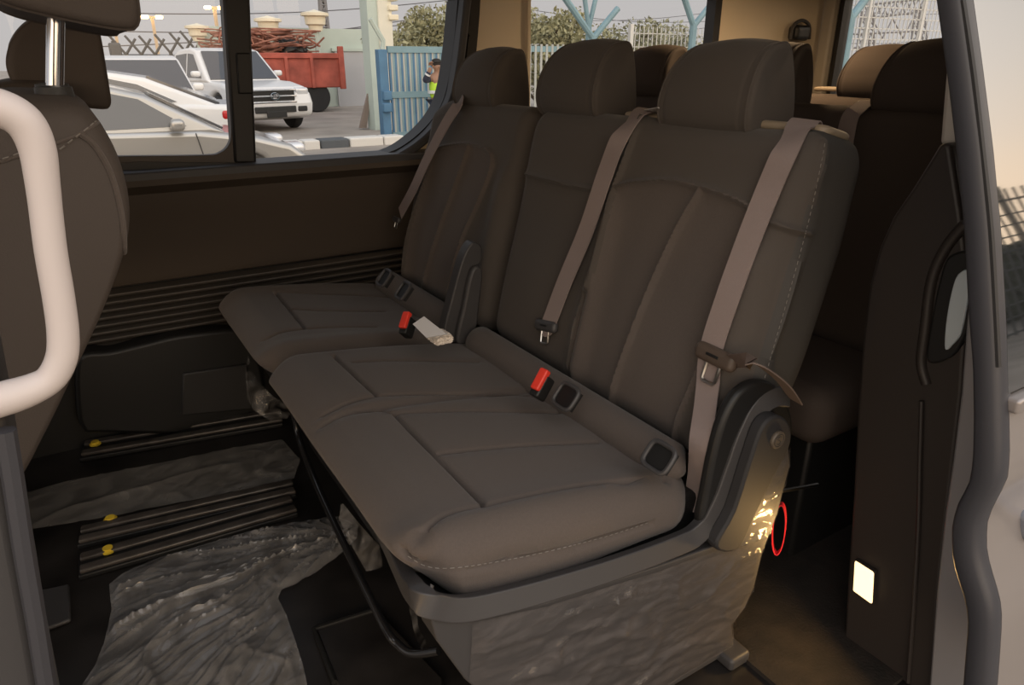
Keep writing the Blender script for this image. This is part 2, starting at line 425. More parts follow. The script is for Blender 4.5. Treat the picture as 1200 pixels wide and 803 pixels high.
def fn_dc(W, up, k):
    y = W[:, 1]
    W[:, 2] += up*(0.010*(gauss(y, 0.75, 0.04)) - 0.008*gauss(y, 1.165, 0.014)*sstep(k, 0.05, 0.3) + 0.006*gauss(y, 1.34, 0.13)+0.004*gauss(y, 0.93, 0.14))
    W[:, 1] = np.where(y < 1.1, y + 0.02*(1-up)*0 + 0.035*(1-sstep(k, 0, 0.14))*sstep(-y, -0.95, -0.70) + 0.03*sstep(k, 0.85, 1.0)*sstep(-y, -0.9, -0.7), y)
    W[:, 1] = np.where(y > 1.3, W[:, 1] - 0.03*(1-sstep(k, 0, 0.14))*sstep(y, 1.35, 1.53), W[:, 1])
    return W
LC = [
    [(462,483),(490,512),(525,547),(568,590)],
    [(462,483),(500,481),(560,480),(640,482),(655,482)],
    [(568,590),(620,578),(680,567),(740,561),(788,560)],
    [(515,530),(560,525),(620,520),(700,517)],
    [(568,590),(530,598),(505,612),(485,636)],
    [(378,402),(400,424),(442,462)],
    [(378,401),(420,397),(470,396),(530,398)],
    [(415,423),(470,421),(560,423)],
    [(442,462),(500,460),(560,461),(628,463)],
    [(442,462),(410,470),(378,485)],
    [(462,482),(430,480),(400,486),(378,497)],
    [(472,645),(480,656),(500,666),(530,669),(580,662),(640,650),(710,632),(765,615)],
]
W, F = pad_cush(0.70, 1.53, LC, fn=fn_dc)
BC = bvh_of(W, F)
cush = link('cushion', W, F, FAB, bench, ang=60)
g = G(); st = trace(BC, [(478,652),(500,664),(530,666),(580,659),(640,647),(710,629),(762,612)], 4)
if st is not None: dashes(g, st, np.array([-0.0006, -0.0012, 0.0012]))
put('stitching', g, THR, cush)

# fabric roll in the gap between cushion and backrest
def roll(parent, y0, y1, cx=0.812, cz=0.428, r=0.042):
    g = G(); n = 24; P = [(cx+0.0*i, y, cz) for i, y in enumerate(np.linspace(y0, y1, n))]
    R = [r*math.sqrt(max(0.05, 1-max(0, (abs((y-(y0+y1)/2))-(y1-y0)/2+0.02)/0.02)**2)) for y in np.linspace(y0, y1, n)]
    return put('lumbar_roll', g.tube(P, R, 24), FAB, parent, ang=60)
rl = roll(bench, 0.735, 1.49)
def guide(parent, px, py, w=0.055, h=0.05):
    """black plastic frame of a child-seat anchor slot in the roll"""
    c = onP(px, py, (0.795, 0, 0.43), (-0.75, -0.1, 0.65)); u = np.array([0.60, 0, 0.72]); v = np.array([0, 1.0, 0]); n = np.array([-0.72, 0, 0.60])
    g = G(); out = []; 
    lp = []
    for q in range(28):
        t = 2*math.pi*q/28; ca, sa = math.cos(t), math.sin(t)
        lp.append(c + u*h/2*np.sign(ca)*abs(ca)**0.5 + v*w/2*np.sign(sa)*abs(sa)**0.5 + n*0.006)
    lp.append(lp[0]); lp.append(lp[1])
    g.tube(lp, 0.0045, 8); o = put('anchor_frame', g, PLG, parent)
    g = G().loft([[c+u*h*0.42*s1+v*w*0.42*s2+n*k for s1, s2 in ((-1,-1),(1,-1),(1,1),(-1,1))] for k in (-0.01, 0.004)])
    put('anchor_slot', g, PLK, o)
guide(bench, 665, 466); guide(bench, 774, 537)
def buckle(parent, px, py, P0=(0.775, 0, 0.44), tilt=(0.45, -0.1, 0.9), s=1.0):
    c = onP(px, py, P0, (-0.75, -0.1, 0.65)); ax = np.array(tilt)/np.linalg.norm(tilt); v = np.cross(ax, [1, 0, 0]); v /= np.linalg.norm(v); n = np.cross(v, ax)
    def rb(lo, hi, r): 
        V, F = rbox(lo, hi, r, (4, 4, 4)); return G().add(c + V[:, 0:1]*n + V[:, 1:2]*v + V[:, 2:3]*ax, F)
    o = put('buckle', rb((-0.012*s, -0.018*s, -0.05*s), (0.012*s, 0.018*s, 0.012*s), 0.006), PLK, parent, ang=60)
    put('release_button', rb((-0.009*s, -0.014*s, 0.004*s), (0.009*s, 0.014*s, 0.022*s), 0.004), RED, o, ang=60)
    return o
def buckle2(parent, top, bot, depthP, w=0.02):
    """red release button seen edge-on, its black buckle under it"""
    a = onP(*top, depthP, (-0.75, -0.1, 0.65)); b = onP(*bot, depthP, (-0.75, -0.1, 0.65))
    ax = a-b; L = np.linalg.norm(ax); ax /= L; v = np.array([-0.55, -0.2, 0.8]); v = np.cross(ax, v); v /= np.linalg.norm(v); n = np.cross(v, ax); n *= np.sign(n[2])
    def rb(lo, hi, r, base):
        V, F = rbox(lo, hi, r, (4, 4, 4)); return G().add(base + V[:, 0:1]*v + V[:, 1:2]*n + V[:, 2:3]*ax, F)
    o = put('buckle', rb((-w*0.58, -0.03, -0.012), (w*0.58, 0.004, L*0.8), 0.005, b), PLK, parent, ang=60)
    put('release_button', rb((-w*0.5, -0.004, 0), (w*0.5, 0.012, L), 0.004, b), RED, o, ang=60)
buckle2(bench, (641,434), (628,458), (0.775, 0, 0.445))

# base: side shield wrapped in polythene, rail trim, recliner
YS = 0.665
def onys(pts, Y): return [onY(x, y, Y) for x, y in pts]
out = onys([(502,716),(520,724),(560,725),(640,706),(700,686),(770,664),(838,640),(870,600),(900,552),(924,520),(926,545),(912,600),(893,650),(884,688),(872,714),(858,733),(861,770)], YS)
out += [np.array([0.93, YS, 0.012]), np.array([0.50, YS, 0.012]), onY(545, 797, YS), onY(512, 752, YS)]
g = G().prism(out, (0, 0.05, 0)); shell = put('side_shield', g, PLG, bench, bev=0.012, seg=3)
# the polythene stretched over it
po = [np.array(p) for p in onys([(552,728),(640,709),(700,690),(770,668),(838,644),(872,604),(902,556),(924,524),(924,545),(910,600),(891,650),(882,688),(870,712),(857,731),(860,768)], YS)]
po += [np.array([0.925, YS, 0.03]), np.array([0.52, YS, 0.03]), onY(549, 797, YS)]
P2, F2, B2 = filled([(p[0], p[2]) for p in po], 0.0045)
rot = np.stack([P2[:, 0]*0.97+P2[:, 1]*-0.25, (P2[:, 0]*0.25+P2[:, 1]*0.97)*3.2], 1)
wv = np.stack([vnoise(P2, 9, 51), vnoise(P2, 9, 52)], 1)*0.06
hgt = 0.007*(ridged(rot+wv*[1, 2], 8, 3)**7) + 0.004*(ridged(rot+wv, 21, 5)**6) + 0.004*vnoise(P2+wv, 9, 8)
hgt = (hgt+0.001)*np.clip(B2/0.02, 0.15, 1)
put('protective_film', G().add(np.stack([P2[:, 0], YS-0.003-hgt, P2[:, 1]], 1), F2), FILMB, bench, ang=80)
# under-frame: dark box set back from the nose
g = G().box((0.46, 0.74, 0.02), (0.90, 1.46, 0.24)); g.box((0.36, 0.72, 0.24), (0.93, 1.50, 0.385)); put('under_frame', g, PLK, bench, bev=0.01)
# foot of the base
g = G().rbox((0.895, 0.635, 0.0), (0.95, 0.72, 0.028), 0.008, (4, 4, 4)); put('foot', g, PLG, bench)
# rail trim under the cushion
tr = onys([(494,703),(512,711),(545,713),(600,701),(660,684),(720,665),(780,643),(818,624),(838,590),(852,553),(866,515),(884,482),(902,466),(920,466)], 0.676)
tr = smooth_path(tr, 6); tr = np.vstack([smooth_path([(0.42, 1.30, 0.375), (0.345, 1.05, 0.385), (0.315, 0.86, 0.392), (0.298, 0.75, 0.40)], 6)[:-1], tr])
tr = np.array(smooth_path(resample(tr, 0.03), 4)); T_ = np.gradient(tr, axis=0); nr_ = np.stack([T_[:, 1], -T_[:, 0], 0*T_[:, 0]], 1); nr_ /= np.linalg.norm(nr_, axis=1)[:, None]; nr_[:, 2] = 0.45*np.clip(1.6*T_[:, 0]/np.linalg.norm(T_, axis=1), 0, 1)
put('rail_trim', G().ribbon(tr, None, 0.034, 0.022, nr_), PLG, bench, bev=0.007, seg=4)
# front valance behind the nose
g = G(); a = onys([(500,712),(515,724),(545,797),(560,797),(560,724)], 0.69)
g.prism(a, (0, 0.10, 0)); put('front_valance', g, PLA, bench, bev=0.01)
# recliner housing, rim, cover plate with round cap
h = resample(smooth_path(onys([(822,618),(828,580),(838,530),(850,490),(866,462),(888,448),(910,452),(924,472),(930,505),(915,560),(890,605),(865,640),(835,640)], 0.672), 4, True), 0.006)
put('recliner_housing', G().prism(h, (0, 0.022, 0)), PLK, bench, bev=0.008, seg=3)
h = resample(smooth_path(onys([(839,642),(860,600),(878,545),(893,503),(908,488),(922,492),(928,508),(924,528),(906,562),(886,604),(866,644)], 0.642), 4, True), 0.005)
pl = put('recliner_cover', G().prism(h, (0, 0.025, 0)), mat('cover_plastic', (0.028, 0.027, 0.028), 0.62, spec=0.3), bench, bev=0.006, seg=3)
c = onY(912, 516, 0.638); ring = [c+np.array([0.0175*math.cos(t), 0, 0.0175*math.sin(t)]) for t in np.linspace(0, 2*math.pi, 33)]
g = G().lathe([(0.0005, 0.006), (0.015, 0.006), (0.0165, 0.004), (0.0165, 0), (0.015, -0.002), (0.0005, -0.002)], c, 'y', 28); cap = put('round_cap', g, mat('cap_lit_brown', (0.10, 0.08, 0.06), 0.45), pl)  # the cap's brown has the golden lamp light painted in
g = G().tube([c+np.array([0.0115*math.cos(t), -0.002, 0.0115*math.sin(t)]) for t in np.linspace(0, 2*math.pi, 25)], 0.0008, 5)
g.tube(smooth_path([c+np.array(p) for p in ((0.006,-0.002,0.005),(0.0,-0.002,0.0075),(-0.005,-0.002,0.004),(0,-0.002,0),(0.005,-0.002,-0.004),(0,-0.002,-0.0075),(-0.006,-0.002,-0.005))], 5), 0.0008, 5)
put('cap_mark', g, PLA, cap)
# hinge cover between the two sections
h = smooth_path(onys([(521,392),(530,350),(540,312),(548,292),(556,284),(564,290),(564,306),(556,316),(552,345),(546,385),(540,402)], 1.50), 4, True)
put('hinge_cover', G().prism(h, (0, 0.035, 0)), PLG, bench, bev=0.006, seg=2)
h = smooth_path(onys([(536,402),(544,360),(552,322),(560,312),(566,320),(563,352),(556,395)], 1.48), 4, True)
put('hinge_cap', G().prism(h, (0, 0.02, 0)), PLG, bench, bev=0.006, seg=2)
# release bar under the nose
bar = smooth_path([onY(342,470,1.50), onY(350,512,1.50), onY(372,570,1.28), onY(410,652,1.04), onY(450,733,0.86), onY(466,755,0.82), onY(484,766,0.79), onY(514,763,0.755)], 8)
put('release_bar', G().tube(bar, 0.007, 10), mat('black_gloss', (0.012, 0.012, 0.013), 0.18, spec=0.6), bench)
# belt outlets in the top of the backrest
def outlet(parent, y0, y1, s=0.588, m=PLG, t0=-0.10, t1=-0.035):
    V, F = rbox((y0, s-0.006, t0), (y1, s+0.014, t1), (0.02, 0.008, 0.02), (8, 4, 8))
    o = put('belt_outlet', G().add(bk(V[:, 0], V[:, 1], V[:, 2]), F), m, parent, ang=60)
    V, F = rbox((y0+0.022, s+0.010, t0+0.03), (y1-0.022, s+0.0155, t0+0.042), 0.002, (4, 3, 3))
    put('belt_slot', G().add(bk(V[:, 0], V[:, 1], V[:, 2]), F), PLK, o)
LIT_TAN = mat('plastic_lit_tan', (0.30, 0.24, 0.17), 0.45)  # tan puts the warm lamp light into the outlets' colour
outlet(bench, 0.725, 0.885, 0.601, LIT_TAN, -0.125, -0.045); outlet(bench, 1.10, 1.23, 0.596, LIT_TAN, -0.125, -0.045)
lq = [onP(*p, PB+UB*0.612, UB) for p in ((742,131),(771,126),(787,131),(758,137))]
put('warning_label', G().panel(lq, 0.0015), mat('label_white', (0.6, 0.58, 0.56), 0.6), bench)
# red pull strap at the rear of the base, steel rod above it
c = onY(913, 620, 0.715)
lp = [c + np.array([0.54, -0.84, 0])*(0.012*math.cos(t)-0.003*math.sin(t)) + np.array([0, 0, 0.060*math.sin(t)]) for t in np.linspace(0, 2*math.pi, 41)]
put('pull_strap', G().ribbon(lp, (0.84, 0.54, 0.1), 0.013, 0.002), REDW, bench)
put('lock_rod', G().tube([onY(902,578,0.74), onY(958,568,0.74)], 0.004, 8), STL, bench)

# ------------------------------------------------------------------ single far section
single = thing('single_seat', 'narrower single dark fabric section of the bench beside the window wall', 'car seat', (0.6, 1.85, 0))
def fn_far(V):
    a, s, t = V.T.copy(); front = sstep(t, -0.08, -0.02); low = 1-sstep(s, 0.36, 0.48)
    t2 = t + front*(0.018*(gauss(a, 1.57, 0.035)+gauss(a, 2.03, 0.04))*low + 0.010*gauss(s, 0.16, 0.12)*gauss(a, 1.8, 0.16))
    s2 = s - sstep(s, 0.45, 0.6)*sstep(a, 1.98, 2.08)*0.03
    return np.stack([a, s2, t2], 1)
LF = [
    [(474,330),(476,300),(482,268),(495,225),(514,178),(524,172),(552,169),(572,175),(579,184),(578,200),(562,240),(546,275),(535,310),(528,340)],
    [(553,170),(537,215),(519,265),(504,312),(498,340)],
]
W, F = pad_back(1.52, 2.08, 0.60, 'backrest', LF, single, fn_far)
WFAR, FFAR = W, F
bk2 = link('backrest', W, F, FABO, single, ang=60); zones(bk2, W, F, bvh_of(W, F), LF[0])
headrest(single, 1.085, 1.838, 1.044, hh=0.083, m=FABO)
LS = [
    [(322,341),(338,360),(358,384)], [(322,341),(360,343),(410,345),(462,348)], [(342,361),(380,363),(450,364)], [(358,384),(400,382),(440,382)],
    [(358,384),(330,388),(312,396)],
]
def fn_sc(W, up, k):
    y = W[:, 1]; W[:, 2] += up*(0.008*gauss(y, 1.60, 0.04)+0.008*gauss(y, 2.10, 0.04)); 
    W[:, 1] = y - 0.035*(1-sstep(k, 0, 0.16))*sstep(y, 1.95, 2.15) + 0.02*(1-sstep(k, 0, 0.12))*sstep(-y, -1.7, -1.56)
    return W
W, F = pad_cush(1.55, 2.15, LS, x0=0.285, zf=0.475, zr=0.40, fn=fn_sc)
link('cushion', W, F, FAB, single, ang=60)
rl2 = roll(single, 1.56, 2.09)
guide(single, 474, 342, 0.045, 0.05); guide(single, 452, 327, 0.045, 0.05)
buckle2(single, (479,367), (473,386), (0.75, 0, 0.44))
g = G().box((0.46, 1.58, 0.02), (0.90, 2.10, 0.24)); g.box((0.38, 1.57, 0.24), (0.93, 2.12, 0.375)); put('under_frame', g, PLK, single, bev=0.01)
# bag-like scrap of polythene hanging off the single section's corner
cs = thing('film_scrap', 'crumpled clear film scrap hanging under the corner of the far single seat', 'plastic film', tuple(onY(305, 455, 1.60)))
def crumple(pix, Y, seed, amp=0.02, res=0.008):
    o2 = onys(pix, Y); P2, F2, B2 = filled([(p[0], p[2]) for p in o2], res)
    d = amp*(ridged(P2, 22, seed)+0.6*ridged(P2, 50, seed+1)-0.6)
    return G().add(np.stack([P2[:, 0], Y - d, P2[:, 1]], 1), F2)
put('film', crumple([(290,415),(300,445),(318,462),(338,475),(335,488),(318,492),(298,482),(288,465),(287,440)], 1.60, 4), FILMC, cs, ang=80)
# grey tag and crumpled white paper in the gap
tg = thing('paper_tag', 'small grey paper tag stuck in the gap beside the far red buckle', 'tag', tuple(onP(505, 385, (0.77, 0, 0.44), (-0.75, -0.1, 0.65))))
q = [onP(*p, (0.76, 0, 0.45), (-0.75, -0.3, 0.5)) for p in ((484,380),(497,371),(524,392),(500,396))]
put('card', G().panel(q, 0.002), PAP, tg)
wp = thing('paper_wad', 'crumpled white wad of paper at the seat gap behind the grey tag', 'paper', tuple(onP(515, 394, (0.77, 0, 0.44), (-0.75, -0.1, 0.65))))
V, F = rbox((-0.022, -0.026, -0.012), (0.022, 0.026, 0.008), 0.009, (10, 10, 6)); V = V*(1+0.35*(RNG.random((len(V), 1))-0.5)); V += np.array(wp.location)
put('wad', G().add(V, F), mat('white_paper', (0.75, 0.68, 0.6), 0.7), wp, smooth=False)

# ------------------------------------------------------------------ belts of the second row
BALL = bvh_of(WFAR, FFAR)
def onb(px, py, t=0.012):
    h = hit(BNEAR, px, py)
    return h[0]+NB*0.014+h[1]*0.003 if h is not None and t < 0.026 else onP(px, py, PB+NB*t, NB)
def belt(name, label, path, wdir, w=0.047, extra=()):
    t = thing(name, label, 'seat belt', tuple(path[-1]))
    P = smooth_path(path, 8); k = sstep((P-PB)@UB, 0.588, 0.612)[:, None]
    put('webbing', G().ribbon(P, wdir, w, 0.0022, (NB+np.array([0, -0.08, 0.08]))*(1-k)+UB*k if wdir is None else None), WEB, t, ang=60)
    return t
def tongue(t, c, ax, side, s=1.0, m=None):
    ax = np.array(ax, float); ax *= np.sign(ax[2]); ax /= np.linalg.norm(ax); side = np.array(side, float); side -= ax*np.dot(ax, side); side /= np.linalg.norm(side); n = np.cross(ax, side)
    def rb(lo, hi, r):
        V, F = rbox(np.array(lo)*s, np.array(hi)*s, r*s, (5, 5, 5)); x, y, z = V.T
        return G().add(c + np.outer(x, side) + np.outer(y, n) + np.outer(z, ax), F)
    g = rb((-0.036, -0.008, -0.012), (0.036, 0.010, 0.014), 0.009); o = put('tongue_grip', g, m or PLG, t, ang=60)
    lp = [np.array(p)*s for p in ((-0.012, 0, -0.008), (-0.012, 0, -0.034), (-0.009, 0, -0.038), (0.009, 0, -0.038), (0.012, 0, -0.034), (0.012, 0, -0.008))]
    put('latch_plate', G().tube([c + side*p[0] + n*p[1] + ax*p[2] for p in lp], 0.0026*s, 6), STL, o)
    V, F = rbox(np.array((-0.011, -0.009, 0.0))*s, np.array((0.011, -0.0075, 0.004))*s, 0.0005, (2, 2, 2)); x, y, z = V.T
    put('grip_slot', G().add(c + np.outer(x, side) + np.outer(y, n) + np.outer(z, ax), F), PLK, o)
    return o
top = bk([0.783], [0.606], [-0.090])[0]; top2 = bk([0.776], [0.619], [-0.055])[0]
pn = [top, top2, onb(927,176,0.014), onb(906,222,0.016), onb(882,285,0.018), onb(858,350,0.02), onb(838,410,0.024), onb(829,455,0.03), onP(821,520,PB+NB*0.06,NB), onY(816,575,0.722), onY(812,600,0.720)]
b1 = belt('seat_belt', 'mauve-grey webbing belt over the end seat back nearest the door', pn, None, 0.046)
l_, r_ = onb(816,408,0.034), onb(862,430,0.034); tongue(b1, (l_+r_)/2, np.cross(r_-l_, NB), r_-l_, 1.22, mat('grip_lit_brown', (0.085, 0.062, 0.048), 0.45))  # grip browned to carry the warm light in its colour
# the loose lap strap swinging off to the recliner
lap = smooth_path([onb(860,424,0.018), onY(880,424,0.66), onY(902,436,0.65), onY(920,452,0.65), onY(932,470,0.655)], 8)
put('lap_strap', G().ribbon(lap, (0.2, 1, -0.1), 0.03, 0.0025), mat('webbing_lit_brown', (0.13, 0.095, 0.08), 0.7), b1, ang=60)  # same webbing, its dark brown lighting painted into the colour
top = bk([1.165], [0.602], [-0.085])[0]; top2 = bk([1.158], [0.615], [-0.05])[0]
pm = [top, top2, onb(738,160)+NB*0.012, onb(718,205)+NB*0.010, onb(694,270)+NB*0.006, onb(668,330)+NB*0.004, onb(648,378), onb(645,384)]
b2 = belt('seat_belt', 'mauve-grey webbing belt hanging down the middle seat back', pm, None)
l_, r_ = onb(630,380,0.022), onb(659,386,0.022); tongue(b2, (l_+r_)/2, np.cross(r_-l_, NB), r_-l_, 1.05)
pf = [bk([1.98], [0.585], [-0.05])[0], onP(538,121,PB+NB*0.012,NB), onP(522,145,PB+NB*0.025,NB), onP(500,187,PB+NB*0.035,NB), onP(484,222,PB+NB*0.035,NB), onP(469,250,PB+NB*0.03,NB)]
b3 = belt('seat_belt', 'taupe webbing belt along the window edge of the far seat back', pf, None, 0.045)
tongue(b3, onP(465, 258, PB+NB*0.03, NB), UB, YH, 0.7)

# ------------------------------------------------------------------ rows behind
def rear_row(label, x, ys, name='rear_bench', zh=1.055, y0=0.74, y1=2.12, group=None):
    t = thing(name, label, 'car seat', (x-0.4, (y0+y1)/2, 0))
    g = G(); V, F = rbox((y0, -0.05, -0.14), (y1, 0.60, 0), (0.05, 0.05, 0.05), (60, 30, 8))
    a, s, tt = V.T.copy()
    for k in range(len(ys)-1): tt = tt - 0.012*gauss(a, (ys[k]+ys[k+1])/2, 0.012)*(tt > -0.05)
    V = np.stack([a, s, tt], 1)
    W = bk(V[:, 0], V[:, 1], V[:, 2]) + np.array([x-1.085, 0, 0])
    b = bvh_of(W, F); put('backrest', G().add(W, F), FABD, t, ang=60)
    for y in ys: headrest(t, x, y, zh, m=FABD)
    V, F = rbox((x-0.58, y0, 0.33), (x-0.24, y1, 0.46), 0.05, (20, 40, 6)); put('cushion', G().add(V, F), FABD, t)
    g = G().box((x-0.52, y0+0.05, 0.0), (x-0.26, y1-0.05, 0.34)); put('under_frame', g, PLK, t, bev=0.01)
    return t
FABK = FABD
r3 = rear_row('dark third-row bench seat right behind the front bench', 1.79, (0.965, 1.45, 1.93))
def outlet_at(parent, x, y):
    V, F = rbox((x-0.03, y-0.05, 0.985), (x+0.05, y+0.05, 1.005), 0.008, (6, 6, 3)); put('belt_outlet', G().add(V, F), LIT_TAN, parent)
r4 = rear_row('dark rearmost bench seat in front of the tailgate window', 2.34, (1.02, 1.44, 1.86), y0=0.78, y1=2.08)
for p_, t_ in ((onX(1034,121,1.80), r3), (onX(975,104,2.36), r4)):
    V, F = rbox(p_-np.array([0.035, 0.05, 0.008]), p_+np.array([0.035, 0.05, 0.006]), 0.006, (5, 5, 3)); put('belt_outlet', G().add(V, F), LIT_TAN, t_)
# belt of the third row over its near shoulder
pr = [onX(1032,122,1.80), onX(1018,119,1.755), onX(1005,128,1.70), onX(996,138,1.685), onX(990,165,1.66), onX(985,200,1.63)]
b4 = thing('seat_belt', 'brown-lit webbing belt over the top edge of the third-row bench', 'seat belt', tuple(pr[-1])); put('webbing', G().ribbon(smooth_path(pr, 6), (0, 1, 0), 0.047, 0.002), WEB, b4)

# ------------------------------------------------------------------ front seats (seen side-on at the left)
def inset(P, k):
    c = P.mean(0); return c + (P-c)*(1-k)
def front_seat(label, hz, yshift=0, name='front_seat'):
    Y0 = 0.88
    prof = onys([(-70,128),(-20,120),(40,120),(85,121),(104,128),(120,146),(140,184),(153,230),(154,275),(142,322),(118,382),(86,450),(52,520),(16,580),(-60,640),(-160,640),(-170,300),(-120,160)], Y0)
    prof = resample(smooth_path(prof, 6, True), 0.012)
    prof[:, 1] = 0; loops = []
    for y, k in ((0.88, 0.10), (0.883, 0.06), (0.892, 0.025), (0.91, 0.0), (1.13, -0.01), (1.35, 0.0), (1.368, 0.025), (1.377, 0.06), (1.38, 0.10)):
        L = inset(prof, k); L[:, 1] = y+yshift; loops.append(L)
    t = thing(name, label, 'car seat', (-0.15, 1.13+yshift, 0))
    g = G().loft(loops); V = g.V()
    if yshift == 0:
        b = bvh_of(V, g.f)
    bo = put('backrest', g, FABS, t, ang=60)
    # cushion and pedestal (below the frame of the photo's view of it)
    g = G().rbox((-0.78, 0.90+yshift, 0.33), (-0.24, 1.36+yshift, 0.46), 0.05, (14, 14, 6)); put('cushion', g, FAB, t)
    g = G().box((-0.70, 0.95+yshift, 0), (-0.30, 1.31+yshift, 0.34)); put('pedestal', g, PLK, t, bev=0.01)
    hd = headrest(t, 0.045+(0.0 if yshift == 0 else 0.0), 1.13+yshift, hz, hw=0.135, hd=0.085, hh=0.09, rec=0.22, m=FABS, post=0.10, pr_=0.0095)
    for sy in (-0.065, 0.065):
        z0 = onY(65, 118, 1.0)[2]+0.005; g = G().lathe([(0.001, -0.01), (0.022, -0.01), (0.02, 0.008), (0.009, 0.010), (0.001, 0.010)], (0.006, 1.13+yshift+sy, z0), 'z', 16); put('post_collar', g, PLA, t)
    return t, bo, (b if yshift == 0 else None)
fs, fbody, fb = front_seat('dark brown-grey front seat whose chrome headrest posts stand behind the white handle', 1.235)
g = G()
for L in ([(70,175),(95,156),(112,142),(128,128)], [(-10,190),(10,184),(30,176),(60,160)]):
    s_ = trace(fb, L, 3)
    if s_ is not None: dashes(g, s_, np.array([0, -0.002, 0.0]), 0.006, 0.004, 0.0009)
put('stitching', g, THR, fbody)
s_ = trace(fb, [(94,157),(110,170),(128,200),(140,240),(145,280),(144,320)], 4)
if s_ is not None: put('piping', G().tube(s_, 0.0035, 8), FAB, fbody)
s_ = trace(fb, [(0,190),(30,180),(60,170),(94,157),(115,143),(130,130)], 4)
if s_ is not None: put('piping', G().tube(s_, 0.002, 8), FAB, fbody)
fs2, _, _ = front_seat('second front seat farther across the cabin with lowered dark headrest', 1.105, 0.80)
# ================================================================== van shell
from mathutils.geometry import tessellate_polygon
def holed(outer, holes, plane, val):
    """flat panel with holes: 2D outlines in (X,z) or (Y,z)"""
    loops = [[Vector((p[0], p[1], 0)) for p in L] for L in [outer]+holes]
    T = tessellate_polygon(loops); P = [p for L in loops for p in L]
    V = [(p.x, val, p.y) if plane == 'y' else (val, p.x, p.y) for p in P]
    return G().add(V, [tuple(t) for t in T])
def offset_loop(L, d):
    L = np.array(L, float); n = len(L); out = []
    area = 0.5*np.sum(L[:, 0]*np.roll(L[:, 1], -1)-np.roll(L[:, 0], -1)*L[:, 1]); sg = 1 if area > 0 else -1
    for i in range(n):
        a = L[i]-L[i-1]; b = L[(i+1) % n]-L[i]; a /= max(np.linalg.norm(a), 1e-9); b /= max(np.linalg.norm(b), 1e-9)
        na = np.array([a[1], -a[0]])*sg; nb = np.array([b[1], -b[0]])*sg; m = na+nb; m /= max(np.linalg.norm(m), 1e-9)
        out.append(L[i]+m*d/max(0.5, np.dot(m, na)))
    return np.array(out)
def ring(inner, outer, plane, v0, v1):
    """window frame between two outlines, with depth"""
    def to(L, v): return [(p[0], v, p[1]) if plane == 'y' else (v, p[0], p[1]) for p in L]
    return G().loft(np.stack([to(inner, v0), to(outer, v0), to(outer, v1), to(inner, v1)], 0).transpose(0, 1, 2), cap=False, closed=True)

GLS = glass_mat('window_glass', (0.97, 0.98, 0.98))
WALLM = mat('side_trim', (0.065, 0.052, 0.042), 0.6, bump=0.1, scale=500, spec=0.3)
WALLD = mat('side_trim_dark', (0.03, 0.026, 0.023), 0.6, bump=0.1, scale=500, spec=0.3)
SILL = mat('sill_trim', (0.055, 0.056, 0.062), 0.5, spec=0.4)
RUB = mat('rubber', (0.045, 0.045, 0.052), 0.42, spec=0.5)
PAINT = mat('silver_paint', (0.33, 0.295, 0.275), 0.32, metal=0.35, coat=0.5)
PAINTD = mat('grey_paint', (0.30, 0.29, 0.30), 0.4, metal=0.2, coat=0.3)

YW = 2.28
def xz(px, py, Y=YW): p = onY(px, py, Y); return (p[0], p[2])
# window 1 opening, measured
w1 = [(-1.05, xz(158,190)[1]), xz(160,189), xz(300,190), xz(440,182)] + [tuple(q) for q in smooth_path([xz(440,182), xz(466,172), xz(492,152), xz(511,128), xz(521,100), xz(528,55), xz(533,0)], 5)][1:]
xr = xz(533, 0)[0]; w1 += [(xr+0.02, 1.24), (xr, 1.30), (xr-0.06, 1.34), (-1.05, 1.34)]
w1o = offset_loop(w1, 0.035)
x2a, x2b = onY(621,60,YW)[0], onY(836,60,YW)[0]
w2 = [(x2a, 0.80), (x2b, 0.80), (x2b, 1.34), (x2a, 1.34)]
outer = [(-1.3, 0.0), (3.15, 0.0), (3.15, 1.45), (-1.3, 1.45)]
zs = xz(158, 200)[1]
# upper wall (pillars) cream, lower wall dark
struct('wall_far', holed([(-1.3, zs-0.03), (3.15, zs-0.03), (3.15, 1.45), (-1.3, 1.45)], [list(map(tuple, w1o)), w2], 'y', YW+0.012), CRM, smooth=False)
fr = struct('window_1', ring(w1, w1o, 'y', YW-0.02, YW+0.06), mat('frame_black', (0.012, 0.011, 0.011), 0.5), ang=30)
gl = G().add([(p[0], YW+0.045, p[1]) for p in w1], [tuple(range(len(w1)))]); struct('pane', gl, GLS, fr, smooth=False)
# divider post and slider frame
dv = [onY(262,-10,YW-0.02), onY(293,-10,YW-0.02), onY(301,192,YW-0.02), onY(275,192,YW-0.02)]
dv = [dv[0]+(dv[0]-dv[3])*0.35, dv[1]+(dv[1]-dv[2])*0.35, dv[2], dv[3]]
struct('divider', G().prism(dv, (0, 0.07, 0)), MATS['frame_black'], fr, bev=0.008)
q = [onY(277,62,YW-0.03), onY(294,62,YW-0.03), onY(297,110,YW-0.03), onY(280,110,YW-0.03)]
struct('slider_catch', G().prism(q, (0, 0.02, 0)), PLK, fr, bev=0.004)
gi = [(-120,184),(-60,184),(60,184),(155,183),(240,182),(258,179),(268,170),(271,155),(269,120),(265,60),(261,0),(257,-60)]; go = [(-120,206),(-60,204),(60,202),(155,200),(240,198),(268,196),(281,190),(284,170),(281,120),(277,60),(273,0),(269,-60)]
A_, B_ = [np.array([onY(*p, YW-0.012) for p in smooth_path(q, 4)]) for q in (gi, go)]
struct('slider_frame', G().loft([[a, b, b+np.array([0, 0.03, 0]), a+np.array([0, 0.03, 0])] for a, b in zip(A_, B_)]), mat('slider_brown', (0.055, 0.042, 0.034), 0.5), fr, bev=0.002)
